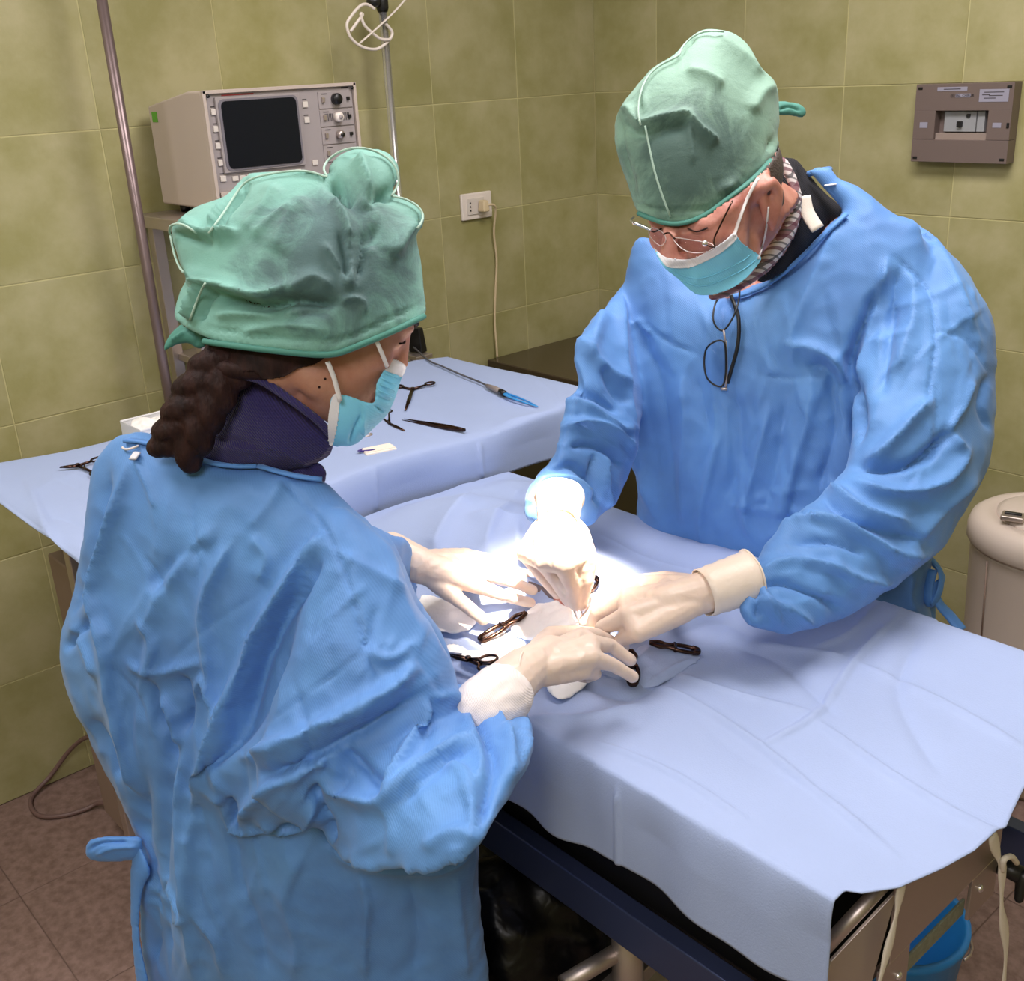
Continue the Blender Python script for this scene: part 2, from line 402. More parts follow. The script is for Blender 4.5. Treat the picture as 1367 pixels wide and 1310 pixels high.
M['gown'] = mat('gown_fabric', (96, 150, 214), .62, sheen=.12, var=.1, vscale=5, rgb2=(82, 130, 194), bump=.0002, bscale=500, weave=.00012, wscale=2600, crumple=.0025, cscale=11)
M['gown_tie'] = mat('gown_tie_fabric', (86, 142, 214), .6, sheen=.1, crumple=.002, cscale=40)
M['glove'] = mat('latex_glove', (226, 205, 190), .42, var=.05, vscale=30, crumple=.0009, cscale=60, sub=.15)
M['glove_cuff'] = mat('latex_cuff', (235, 220, 205), .45, crumple=.0012, cscale=60)
M['knit'] = mat('knit_cuff', (238, 228, 225), .8, weave=.0003, wscale=4000)
M['skin'] = mat('skin', (196, 146, 124), .5, var=.12, vscale=25, rgb2=(178, 122, 102), sub=.25, bump=.0003, bscale=300)
M['skin_m'] = mat('skin_ruddy', (204, 146, 130), .5, var=.2, vscale=22, rgb2=(176, 110, 98), sub=.25, bump=.0004, bscale=220)
M['hair'] = mat('dark_brown_hair', (30, 19, 19), .65, spec=.2, var=.5, vscale=60, rgb2=(54, 33, 30), bump=.002, bscale=200, stretch=(1, 1, .25))
M['mask'] = mat('mask_blue', (134, 220, 255), .65, var=.06, vscale=20, weave=.0001, wscale=2600, crumple=.001, cscale=35)
M['mask_white'] = mat('mask_white', (228, 228, 236), .65, weave=.0001, wscale=2600)
M['white_cord'] = mat('white_elastic', (232, 230, 232), .7)
M['navy'] = mat('navy_knit', (48, 40, 104), .85, sheen=.15, weave=.0012, wscale=2600, bump=.0005, bscale=300)
M['black_knit'] = mat('black_knit', (24, 24, 32), .85, weave=.0008, wscale=3000)
M['black'] = mat('black_plastic', (18, 18, 20), .4)
M['black_gloss'] = mat('black_bag', (6, 6, 8), .35, crumple=.004, cscale=25, spec=.3)
M['steel'] = mat('stainless_steel', (196, 184, 178), .42, .85, var=.1, vscale=4, bump=.0001, bscale=200)
M['slot_rim'] = mat('slot_rim_plastic', (132, 138, 120), .5, var=.3, vscale=90)
M['chrome'] = mat('chrome', (232, 232, 236), .22, .9)
M['dark_metal'] = mat('dark_instrument_steel', (84, 62, 54), .25, 1, var=.5, vscale=60)
M['painted'] = mat('brown_painted_tube', (128, 112, 112), .35, .6)
M['rail'] = mat('dark_rail', (74, 84, 122), .35, .6)
M['casing'] = mat('beige_casing', (190, 176, 166), .55, bump=.0002, bscale=400)
M['panel'] = mat('grey_panel', (158, 150, 150), .5)
M['button'] = mat('key_cap', (214, 206, 198), .5)
M['screen'] = mat('dark_screen', (16, 20, 28), .3, spec=.25)
M['ink'] = mat('dark_print', (60, 55, 58), .7)
M['red_ink'] = mat('red_print', (160, 60, 60), .7)
M['green_label'] = mat('green_sticker', (92, 165, 50), .6)
M['bin'] = mat('bin_enamel', (214, 200, 190), .35)
M['plastic_white'] = mat('white_plastic', (232, 222, 214), .4)
M['cream'] = mat('cream_cable', (215, 196, 160), .5)
M['counter'] = mat('counter_dark', (66, 54, 40), .22)
M['cabinet'] = mat('cabinet_olive', (84, 76, 48), .5)
M['equip'] = mat('equipment_beige', (140, 120, 110), .55)
M['box_grey'] = mat('box_grey', (112, 98, 94), .35)
M['box_clear'] = mat('box_window', (150, 135, 128), .18)
M['box_in'] = mat('breaker_grey', (150, 152, 156), .5)
M['paper'] = mat('paper_label', (150, 148, 165), .7)
M['gauze'] = mat('gauze_white', (246, 244, 242), .85, crumple=.003, cscale=40, bump=.0005, bscale=500)
M['suture'] = mat('suture_packet', (250, 238, 226), .5)
M['purple'] = mat('purple_thread', (70, 50, 130), .6)
M['blue_plastic'] = mat('blue_plastic', (40, 130, 205), .35)
M['tip_blue'] = mat('light_blue_insulation', (60, 150, 215), .35)
M['grey_cable'] = mat('grey_cable', (84, 84, 90), .5)
M['brown_cable'] = mat('brown_cable', (110, 86, 82), .5)
M['animal'] = mat('shaved_animal_skin', (205, 140, 125), .5, var=.3, vscale=30, rgb2=(170, 90, 80), sub=.2)
M['webbing'] = mat('cotton_tape', (228, 220, 208), .85, bump=.0006, bscale=600)
M['lens'] = mat('clear_lens', (245, 248, 255), .03, trans=1, spec=.5)
M['lens'].node_tree.nodes['Principled BSDF'].inputs['IOR'].default_value = 1.08
M['tray'] = mat('clear_tray', (225, 225, 228), .2)
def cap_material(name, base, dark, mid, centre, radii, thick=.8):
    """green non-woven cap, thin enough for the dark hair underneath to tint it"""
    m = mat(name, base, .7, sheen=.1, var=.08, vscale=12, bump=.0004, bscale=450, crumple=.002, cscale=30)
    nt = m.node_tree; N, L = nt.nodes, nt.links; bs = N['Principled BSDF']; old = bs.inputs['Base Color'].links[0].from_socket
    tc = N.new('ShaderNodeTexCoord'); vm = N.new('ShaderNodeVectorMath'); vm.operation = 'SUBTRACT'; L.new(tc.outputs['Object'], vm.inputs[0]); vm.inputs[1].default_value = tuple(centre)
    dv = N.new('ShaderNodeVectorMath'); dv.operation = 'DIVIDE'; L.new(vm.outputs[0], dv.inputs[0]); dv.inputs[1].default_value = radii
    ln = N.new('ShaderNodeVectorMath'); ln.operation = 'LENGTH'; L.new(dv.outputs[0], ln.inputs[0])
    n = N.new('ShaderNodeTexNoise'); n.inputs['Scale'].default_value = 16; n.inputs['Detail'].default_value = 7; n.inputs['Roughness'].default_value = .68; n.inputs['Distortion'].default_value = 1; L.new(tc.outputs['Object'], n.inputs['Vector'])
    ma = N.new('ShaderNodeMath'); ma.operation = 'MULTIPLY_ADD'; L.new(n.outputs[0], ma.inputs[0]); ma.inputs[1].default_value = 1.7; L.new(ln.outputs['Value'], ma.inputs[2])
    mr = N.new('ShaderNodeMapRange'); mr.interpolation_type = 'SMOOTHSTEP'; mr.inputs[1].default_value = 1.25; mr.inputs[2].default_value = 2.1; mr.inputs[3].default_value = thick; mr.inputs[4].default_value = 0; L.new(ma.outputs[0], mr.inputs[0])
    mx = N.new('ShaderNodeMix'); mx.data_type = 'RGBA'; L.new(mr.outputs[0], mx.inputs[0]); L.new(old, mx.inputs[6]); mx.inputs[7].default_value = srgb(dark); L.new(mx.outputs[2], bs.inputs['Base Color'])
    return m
# ================================================================== ROOM
TW = 0.3434; A1L = 1.0538 * TH; A1R = 0.8272 * TH; RX, RY, RZ = 4.3, -4.4, 2.85
def struct(o): return tag(o, kind='structure')
wl = struct(boxobj('wall_left', (-.0515, (RY) / 2, RZ / 2), (.1, -RY + .2, RZ), M['grout'], bevel=0))
wb = struct(boxobj('wall_back', (RX / 2, .0515, RZ / 2), (RX, .1, RZ), M['grout'], bevel=0))
struct(boxobj('wall_right', (RX + .05, RY / 2, RZ / 2), (.1, -RY + .2, RZ), M['tile'], bevel=0))
struct(boxobj('wall_front', (RX / 2, RY - .05, RZ / 2), (RX, .1, RZ), M['tile'], bevel=0))
struct(boxobj('ceiling', (RX / 2, RY / 2, RZ + .05), (RX + .2, -RY + .2, .1), M['plaster'], bevel=0))
fl = struct(boxobj('floor', (RX / 2, RY / 2, -.0515), (RX + .2, -RY + .2, .1), M['floor_grout'], bevel=0))
def tile_mesh(w_, h_, t, m, gap):
    x, y = w_ / 2 - gap / 2, h_ / 2 - gap / 2; b = .0007; V = []; F = []
    for (k, zz) in ((0, -t), (0, -b), (b, 0)): V += [(-x + k, -y + k, zz), (x - k, -y + k, zz), (x - k, y - k, zz), (-x + k, y - k, zz)]
    for r in (0, 4):
        for k in range(4): F.append((r + k, r + (k + 1) % 4, r + 4 + (k + 1) % 4, r + 4 + k))
    F.append((8, 9, 10, 11)); me = bpy.data.meshes.new('tile'); me.from_pydata(V, [], F); me.materials.append(m); me.update(); return me
cache = {}
def tile_at(parent, w_, h_, loc, rot, m, gap=.0032, name='tile'):
    k = (round(w_, 4), round(h_, 4), m.name)
    if k not in cache: cache[k] = tile_mesh(w_, h_, .0015, m, gap)
    o = bpy.data.objects.new(name, cache[k]); COL.objects.link(o); o.parent = parent
    o.location = loc; o.rotation_euler = rot
rr = random.Random(2)
for r in range(8):                                                # left wall, joints counted from the corner
    z = (r + .5) * TH; y = 0.0
    for c in range(9):
        w_ = A1L if c == 0 else TW
        tile_at(wl, w_, TH, (rr.uniform(-.0004, .0004), y - w_ / 2, z), (math.pi / 2, 0, math.pi / 2), M['tile']); y -= w_
    x = 0.0
    for c in range(7):
        w_ = A1R if c == 0 else TW
        tile_at(wb, w_, TH, (x + w_ / 2, rr.uniform(-.0004, .0004), z), (math.pi / 2, 0, 0), M['tile']); x += w_
for i in range(9):
    for j in range(9): tile_at(fl, .4, .4, (.2 + i * .4, -.2 - j * .4, rr.uniform(-.0003, .0003)), (0, 0, 0), M['floor'], .0025)
# ------------------------------------------------------------------ power outlet on the left wall
t = empty('power_outlet', (0, -.557, 1.375), 'white wall outlet plate with a plug in it, above the cream cable', 'outlet')
a = X_(613, 262, 0); b = X_(655, 297, 0)
MB().box((.006, -.557, 1.362), (.012, .125, .082)).build('plate', M['plastic_white'], t, False, .004)
MB().box((.0135, -.565, 1.362), (.004, .07, .05)).build('socket_module', M['button'], t, False, .001)
for dy in (-.012, .0, .012): MB().lathe([(.0025, 0), (.0025, .0015)], (.0155, -.588, 1.362 + dy), 10, R=rotm(0, math.pi / 2, 0)).build('socket_hole', M['black'], t)
t = empty('plug_and_cable', (.02, -.53, 1.36), 'cream cable hanging from its plug in the wall outlet', 'cable')
MB().box((.033, -.548, 1.362), (.034, .026, .036), taper=.8).build('plug', M['cream'], t, False, .005)
pts = [(.048, -.54, 1.365), (.05, -.52, 1.362), (.04, -.505, 1.34), (.02, -.5, 1.27), (.012, -.488, 1.18), (.012, -.5, 1.08), (.014, -.512, .98), (.02, -.515, .90), (.02, -.515, .86)]
MB().tube(smooth_poly(pts, 6), .0038, 8).build('cable', M['cream'], t)
# ------------------------------------------------------------------ electrical panel box on the back wall
p0, p1 = Y_(1233, 113, 0), Y_(1352, 214, 0)
bx, bz, bw, bh = 1.333, 1.58, .258, .192
t = empty('electrical_box', (bx, 0, bz), 'grey surface-mounted breaker box with a tinted window on the back wall', 'electrical box')
def FR(name, cx, cz, w_, h_, dep, m, y=0, bev=.001, par=None): return boxobj(name, (bx + cx, y - dep / 2, bz + cz), (w_, dep, h_), m, par or t, bev)
FR('back_plate', 0, 0, bw, bh, .012, M['box_grey'])
FR('frame', 0, (.096 + .031) / 2 + .0, bw, bh / 2 - .031, .03, M['box_grey'], -.01)
FR('frame', 0, -(.096 + .04) / 2, bw, bh / 2 - .04, .03, M['box_grey'], -.01)
FR('frame', -(bw / 2 + .07) / 2, -.004, bw / 2 - .07, .071, .03, M['box_grey'], -.01)
FR('frame', (bw / 2 + .07) / 2, -.004, bw / 2 - .07, .071, .03, M['box_grey'], -.01)
FR('breaker', -.01, .004, .085, .05, .012, M['box_in'], -.012); FR('breaker', .045, .004, .02, .05, .012, M['box_in'], -.012)
FR('toggle', -.008, -.002, .012, .014, .012, M['black'], -.022); FR('toggle', .012, .018, .01, .008, .004, M['black'], -.024)
FR('inner_ledge', 0, -.034, .14, .02, .02, M['box_clear'], -.012)
for cx, cz, w_, h_ in ((-.03, .083, .08, .010), (.08, .066, .075, .03), (.0, .067, .04, .009), (-.1, -.004, .022, .014), (.095, -.004, .022, .012)): FR('label', cx, cz, w_, h_, .001, M['paper'], -.04)
for cx, cz, w_ in ((-.03, .083, .045), (.08, .074, .05), (.06, .068, .02), (.085, .066, .035), (.07, .060, .03)): FR('printed_line', cx, cz, w_, .002, .0006, M['ink'], -.0408)
for sx in (-1, 1):
    for sz in (-1, 1): FR('screw_cover', sx * (bw / 2 - .012), sz * (bh / 2 - .01), .012, .006, .003, M['black'], -.039)
FR('latch', bw / 2 - .006, -.004, .006, .012, .004, M['black'], -.039)
def text(body, loc, size, m, parent, rot, name='lettering'):
    cu = bpy.data.curves.new(name, 'FONT'); cu.body = body; cu.size = size; cu.extrude = .0003; cu.align_x = 'CENTER'; cu.align_y = 'CENTER'
    o = bpy.data.objects.new('tmp', cu); COL.objects.link(o); dg = bpy.context.evaluated_depsgraph_get(); dg.update()
    me = bpy.data.meshes.new_from_object(o.evaluated_get(dg)); bpy.data.objects.remove(o); me.transform(Matrix.Translation(loc) @ Matrix.Rotation(rot[2], 4, 'Z') @ Matrix.Rotation(rot[1], 4, 'Y') @ Matrix.Rotation(rot[0], 4, 'X')); me.materials.clear()
    return link(name, me, m, parent, False)
text('Q2 SAL. CHIRUR', (bx - .002, -.0415, bz + .067), .0085, M['ink'], t, (math.pi / 2, 0, 0))
# ------------------------------------------------------------------ counter in the corner
t = empty('corner_counter', (.5, -.3, 0), 'dark glossy counter running along the back wall into the corner', 'counter')
boxobj('counter_top', (.53, -.29, .845), (1.02, .54, .03), M['counter'], t, .004)
boxobj('cabinet_body', (.53, -.28, .45), (1.0, .5, .76), M['cabinet'], t); boxobj('toe_kick', (.53, -.27, .035), (.98, .46, .07), M['black'], t)
for k in range(2):
    d_ = boxobj('cabinet_door', (.285 + .5 * k, -.538, .45), (.47, .018, .72), M['cabinet'], t, .003)
    MB().tube([(.47 + .13 * k, -.55, .55), (.47 + .13 * k, -.575, .56), (.47 + .13 * k, -.575, .68), (.47 + .13 * k, -.55, .69)], .005, 8).build('handle', M['steel'], d_)
# ------------------------------------------------------------------ pedal bin
bc = np.array([1.815, -.30, .02]); t = empty('pedal_bin', bc, 'tall cream oval waste bin with swing lid behind the man by the back wall', 'waste bin')
def oval(rx, ry, z): return rx, ry, z
S1, S2 = .80, 1.0
prof = [(.165, -.02), (.178, .0), (.19, .30), (.20, .60), (.204, .615)]
MB().lathe(prof, bc, 48, sx=1.0, sy=.9).build('bin_body', M['bin'], t)
MB().lathe([(.206, .612), (.211, .62), (.211, .65), (.203, .672), (.186, .684), (.155, .688), (.150, .682)], bc, 48, sx=1.0, sy=.9).build('bin_rim', M['bin'], t)
MB().lathe([(.147, .676), (.147, .69), (.13, .698), (.06, .704), (.001, .705)], bc, 48, sx=1.0, sy=.9).build('lid', M['bin'], t)
hd = Z(1352, 690, .725)
MB().box(hd, (.05, .04, .012), rotm(0, 0, .3)).build('lid_handle', M['steel'], t, False, .003)
MB().box(hd + (0, 0, .008), (.038, .010, .006), rotm(0, 0, .3)).build('lid_handle_bar', M['black'], t, False, .002)
for ang in (-2.05, -1.1): 
    c_, s_ = math.cos(ang), math.sin(ang)
    MB().tube([bc + (.192 * c_, .9 * .192 * s_, .03 + .3), bc + (.2055 * c_, .9 * .2055 * s_, .6)], .002, 6).build('panel_seam', M['equip'], t)
MB().box(bc + (0, -.19, .02), (.1, .05, .015)).build('pedal', M['steel'], t, False, .003)
# ------------------------------------------------------------------ old monitor
mx, my0, my1, mz0, mz1 = .33, -1.615, -1.20, 1.488, 1.752
t = empty('patient_monitor', (.18, -1.41, mz0), 'old beige box monitor with dark screen and knobs on the steel cart', 'monitor')
V = [(.04, my0, mz0), (mx, my0, mz0), (mx, my0, mz1), (.26, my0, mz1), (.04, my0, mz1 - .03), (.04, my1, mz0), (mx, my1, mz0), (mx, my1, mz1), (.26, my1, mz1), (.04, my1, mz1 - .03)]
mb = MB().add(V, [(0, 1, 2, 3, 4), (9, 8, 7, 6, 5), (0, 5, 6, 1), (1, 6, 7, 2), (2, 7, 8, 3), (3, 8, 9, 4), (4, 9, 5, 0)]); mb.build('casing', M['casing'], t, False, .006)
yw = my1 - my0; zh = mz1 - mz0
def MP(name, fy, fz, wy, hz, dep, m, x=None, par=None, bev=.0008):   # fractions of the front face
    return boxobj(name, ((x or mx) + dep / 2, my0 + fy * yw, mz1 - fz * zh), (dep, wy * yw, hz * zh), m, par or t, bev)
MP('front_panel', .5, .5, .96, .95, .004, M['panel']); X2 = mx + .004
MP('bezel_edge', .5, .012, 1.0, .03, .012, M['casing']); MP('bezel_edge', .008, .5, .02, 1.0, .012, M['casing']); MP('bezel_edge', .992, .5, .02, 1.0, .012, M['casing'])
MP('screen_surround', .335, .375, .53, .63, .008, M['panel'], X2)
def rounded(name, fy, fz, wy, hz, x, dep, m, r=.012, par=None):
    a_, b_ = wy * yw / 2 - r, hz * zh / 2 - r; cy_, cz_ = my0 + fy * yw, mz1 - fz * zh; ring_ = []
    for q, (sy_, sz_) in enumerate(((1, 1), (-1, 1), (-1, -1), (1, -1))):
        for k in range(7): an = math.pi / 2 * (q + k / 6); ring_.append((cy_ + sy_ * a_ + r * math.cos(an), cz_ + sz_ * b_ + r * math.sin(an)))
    n = len(ring_); return vf(name, [(x, y, z) for y, z in ring_] + [(x + dep, y, z) for y, z in ring_], [tuple(range(n - 1, -1, -1)), tuple(range(n, 2 * n))] + [(i, (i + 1) % n, n + (i + 1) % n, n + i) for i in range(n)], m, par or t, False)
rounded('screen_frame', .335, .375, .505, .60, X2 + .008, .002, mat('screen_rim', (120, 116, 124), .4), .014)
rounded('screen', .335, .375, .475, .565, X2 + .010, .002, M['screen'], .012)
for i, fz in enumerate((.175, .315, .455, .60, .735)): MP('key', .060, fz, .034, .05, .004, M['button'], X2); MP('printed_line', .060, fz - .042, .03, .01, .0006, M['ink'], X2)
for fz in (.165, .30): MP('key', .645, fz, .034, .05, .004, M['button'], X2); MP('printed_line', .645, fz - .042, .03, .01, .0006, M['ink'], X2)
for k in range(10): MP('key', .135 + .046 * k, .745, .036, .042, .004, M['button'], X2)
MP('key', .67, .68, .036, .045, .004, M['button'], X2)
MP('printed_line', .22, .045, .2, .012, .0006, M['red_ink'], X2)
MP('printed_line', .93, .04, .05, .014, .0006, M['ink'], X2)
for k in range(4):
    mod = MP('module', .855, .14 + .158 * k, .235, .148, .003, M['panel'], X2)
    MP('printed_line', .78, .085 + .158 * k, .04, .008, .0006, M['ink'], X2 + .003)
    MP('switch', .765, .135 + .158 * k, .018, .045, .006, M['steel'], X2 + .003, mod); MP('switch', .94, .135 + .158 * k, .018, .03, .006, M['black'], X2 + .003, mod)
    if k < 3:
        RR = rotm(0, math.pi / 2, 0); rk = (.0135, .012, .010)[k]
        MB().lathe([(rk, 0), (rk, .012), (rk * .8, .016)], (X2 + .003, my0 + .855 * yw, mz1 - (.135 + .158 * k) * zh), 20, R=RR).build('knob', (M['black'], M['plastic_white'], M['steel'])[k], mod)
        if k: MB().lathe([(.005, 0), (.005, .004)], (X2 + .018, my0 + .855 * yw, mz1 - (.135 + .158 * k) * zh), 12, R=RR).build('knob_cap', M['black'] if k == 2 else M['panel'], mod)
for k in range(6):
    for sgn in (-1, 1): MP('grille_slot', .855 + sgn * (.035 + .0095 * k), .293, .004, .07, .001, M['black'], X2 + .003)
MP('lower_panel', .5, .9, .94, .10, .006, M['casing'], X2)
boxobj('green_sticker', (.075, my0 - .0008, mz1 - .055), (.028, .0012, .024), M['green_label'], t, 0)
for yy, zz in ((my0 + .012, mz1 - .012), (my1 - .012, mz1 - .012)): MB().lathe([(.004, 0), (.004, .003)], (mx + .011, yy, zz), 10, R=rotm(0, math.pi / 2, 0)).build('screw', M['black'], t)
for yy in (my0 + .04, my1 - .04):
    for xx in (.08, mx - .04): MB().lathe([(.014, 0), (.012, -.020)], (xx, yy, mz0), 12).build('foot', M['black'], t)
# ------------------------------------------------------------------ monitor cart
t = empty('monitor_cart', (.18, -1.41, 0), 'narrow steel cart carrying the old monitor against the left wall', 'cart')
MB().box((.19, -1.42, 1.452), (.36, .52, .03)).build('shelf', M['steel'], t, False, .003)
for xx in (.05, .225):
    for yy in (-1.65, -1.19): MB().box((xx, yy, .745), (.03, .03, 1.39)).build('post', M['steel'], t, False, .003); MB().lathe([(.02, 0), (.024, .02), (.02, .045)], (xx, yy, .0), 14, R=rotm(0, 0, 0)).build('caster', M['black'], t)
for zz in (.42, 1.1): MB().box((.14, -1.42, zz), (.2, .46, .02)).build('shelf', M['steel'], t, False, .003)
MB().box((.19, -1.655, 1.20), (.012, .012, .03)).build('bracket', M['black'], t, False, .002)
# ------------------------------------------------------------------ poles
t = empty('drip_pole', (.16, -1.735, 0), 'brown-grey painted drip pole at the far left by the cart', 'drip pole')
MB().tube([(.16, -1.735, .06), (.16, -1.735, 2.3)], .0125, 14).build('pole', M['painted'], t)
for k in range(5):
    an = 2 * math.pi * k / 5 + .3; MB().tube([(.16, -1.735, .09), (.16 + .11 * math.cos(an), -1.735 + .15 * math.sin(an), .05)], .01, 8).build('leg', M['painted'], t)
    MB().lathe([(.018, 0), (.022, .018), (.018, .036)], (.16 + .11 * math.cos(an), -1.735 + .155 * math.sin(an), 0), 12).build('caster', M['black'], t)
for k in (-1, 1): MB().tube(smooth_poly([(.16, -1.735, 2.28), (.2, -1.735 + .05 * k, 2.3), (.2, -1.735 + .09 * k, 2.26), (.2, -1.735 + .11 * k, 2.3)], 5), .004, 8).build('hook', M['painted'], t)
t = empty('chrome_pole', (.12, -.94, 0), 'thin chrome drip pole with a black clamp behind the woman', 'drip pole')
MB().tube([(.12, -.94, .06), (.12, -.94, 1.93)], .0115, 16).build('pole', M['chrome'], t)
MB().tube([(.12, -.94, 1.93), (.12, -.94, 2.35)], .0085, 16).build('inner_pole', M['chrome'], t)
MB().lathe([(.014, 1.925), (.017, 1.935), (.017, 1.965), (.013, 1.975)], (.12, -.94, 0), 16).build('collar', M['black'], t)
MB().lathe([(.013, 0), (.015, .01), (.013, .03)], (.125, -.955, 1.95), 14, R=rotm(math.pi / 2, 0, 0)).build('knob', M['black'], t)
for k in range(5):
    an = 2 * math.pi * k / 5; MB().tube([(.12, -.94, .09), (.12 + .11 * math.cos(an), -.94 + .16 * math.sin(an), .05)], .01, 8).build('leg', M['chrome'], t)
    MB().lathe([(.018, 0), (.022, .018), (.018, .036)], (.12 + .105 * math.cos(an), -.94 + .165 * math.sin(an), 0), 12).build('caster', M['black'], t)
MB().box((.15, -.935, 1.02), (.05, .03, .075), rotm(0, .0, .3), taper=.7).build('clamp', M['black'], t, False, .004)
MB().box((.17, -.945, .975), (.05, .06, .012)).build('clamp_plate', M['steel'], t, False, .002)
MB().tube([(.15, -.965, .985), (.15, -.99, 1.03)], .0035, 8).build('clamp_screw', M['chrome'], t)
# white plastic bottle hanger on the chrome pole
pp = lambda *q: [Y_(u, v, -.965) for u, v in q]
t = empty('bottle_hanger', Y_(495, 35, -.965), 'white plastic bottle hanger hooked at the top of the chrome pole', 'bottle hanger')
def ring(q, off=0, r=.0042): 
    P = [X_(u, v, .140 + off) for u, v in q]; return MB().tube(smooth_poly(P, 6), r, 8)
ring([(500, 12), (490, 6), (481, 8), (470, 20), (463, 33), (468, 50), (482, 62), (500, 66), (513, 60), (522, 50), (523, 42), (515, 32)]).build('outer_ring', M['plastic_white'], t)
ring([(468, 42), (478, 28), (484, 20), (481, 18)], .004).build('cross_strap', M['plastic_white'], t)
ring([(481, 18), (486, 33), (497, 44), (508, 52), (520, 53)], .006).build('cross_strap', M['plastic_white'], t)
P = [X_(480, 58, .14), X_(505, 36, .15), X_(528, 14, .155), X_(545, -6, .16)]
MB().tube(smooth_poly(P, 5), .006, 10, flat=.4).build('strap', M['plastic_white'], t)
# ------------------------------------------------------------------ equipment cabinet low left with cable loop
t = empty('equipment_cabinet', (.42, -2.0, 0), 'beige equipment cabinet standing low behind the woman near the left wall', 'cabinet')
boxobj('cabinet_shell', (.455, -1.975, .42), (.28, .35, .72), M['equip'], t, .006); boxobj('plinth', (.46, -1.97, .045), (.25, .32, .05), M['black'], t)
for xx in (.36, .56):
    for yy in (-2.08, -1.84): MB().lathe([(.018, 0), (.022, .02), (.018, .04)], (xx, yy, 0), 12).build('caster', M['black'], t)
for k in range(5): boxobj('vent_slot', (.455, -2.151, .35 + .03 * k), (.18, .003, .008), M['black'], t, 0)
P = [Z(120, 984, .16), Z(95, 1000, .10), Z(62, 1030, .03), Z(44, 1062, .008), Z(42, 1078, .007), Z(55, 1090, .007), Z(85, 1089, .007), Z(115, 1080, .008), Z(134, 1072, .02)]
P = [np.maximum(p, (.012, -9, 0)) for p in P] + [np.array([.33, -2.09, .05]), np.array([.36, -2.06, .12])]
P = [np.array([.30, -2.08, .22])] + P
MB().tube(smooth_poly(P, 6), .0062, 10).build('power_cord', M['brown_cable'], t)
# ================================================================== INSTRUMENT TABLE
IZ = 1.0; ix0, ix1, iy0, iy1 = .285, .935, -2.27, -.955
t = empty('instrument_table', (.6, -1.6, 0), 'steel instrument table hidden under the blue drape behind the woman', 'table')
boxobj('table_top', (.61, -1.61, IZ - .02), (.62, 1.28, .025), M['steel'], t, .003)
for xx in (.80, .88):
    pass
for yy in (-2.19, -1.03):
    MB().box((.84, yy, .50), (.032, .032, .93)).build('leg', M['steel'], t, False, .003); MB().box((.64, yy, .50), (.032, .032, .93)).build('leg', M['steel'], t, False, .003)
    MB().box((.74, yy, .15), (.2, .025, .025)).build('stretcher', M['steel'], t, False, .003)
    for xx in (.84, .64): MB().lathe([(.02, 0), (.025, .02), (.02, .045)], (xx, yy, 0), 12).build('caster', M['black'], t)
def sheet(name, x0f, x1f, y0, y1, z, hang0, hang1, nx, ny, label, cat, strokes=(), bulge=None, m=None, thick=.0016, tf=(0, 0, 1), rnd=.005, noise_amp=.002, flare=.02, seed=0):
    """cloth over a table: rows along x (x0f(y), x1f(y)), hanging at the y ends by hang0(x) / hang1(x)"""
    us = np.linspace(0, 1, nx); V = np.zeros((ny, nx, 3)); L0, L1 = hang0, hang1; span = y1 - y0
    for i, u in enumerate(us):
        xm = x0f(y0) + u * (x1f(y0) - x0f(y0)); h0, h1 = L0(xm), L1(xm); tot = h0 + span + h1
        for j in range(ny):
            s_ = j / (ny - 1) * tot - h0
            if s_ < 0: y = y0 - flare * (1 - math.exp(s_ / .02)) * 1.0; zz = z + s_; k = -s_
            elif s_ > span: y = y1 + flare * (1 - math.exp((span - s_) / .02)); zz = z - (s_ - span); k = s_ - span
            else: y = y0 + s_; zz = z; k = 0; zz -= rnd * (math.exp(-s_ / rnd) + math.exp(-(span - s_) / rnd)) * .5
            yc = min(max(y, y0), y1); x = x0f(yc) + u * (x1f(yc) - x0f(yc))
            V[j, i] = (x, y, zz)
            if k > 0: V[j, i, 1] += (math.sin(x * 23 + seed) * .006 + math.sin(x * 51 + seed) * .003) * min(k / .06, 1) * (1 if s_ > 0 else -1)
    if bulge is not None: V[..., 2] += bulge(V[..., 0], V[..., 1], V[..., 2])
    for j in range(ny):
        for i in range(nx): 
            p = V[j, i]; n_ = mnoise.noise(Vector(p * 5 + seed)) + .5 * mnoise.noise(Vector(p * 13 + seed)); V[j, i, 2] += n_ * noise_amp * min(1, max(0, (min(p[1] - y0, y1 - p[1])) / .04))
    W = V.reshape(-1, 3); 
    q = [(j * nx + i, j * nx + i + 1, (j + 1) * nx + i + 1, (j + 1) * nx + i) for j in range(ny - 1) for i in range(nx - 1)]
    S = np.arange(len(q)) * 4; so_ = Soft(W, None, np.array(q).ravel(), S, np.full(len(q), 4)); so_.folds(strokes, tf)
    o = vf(name, so_.V, q, m or M['drape']); md = o.modifiers.new('s', 'SOLIDIFY'); md.thickness = thick; md.offset = 1
    tag(o, label, cat); return o, so_.V.reshape(ny, nx, 3)
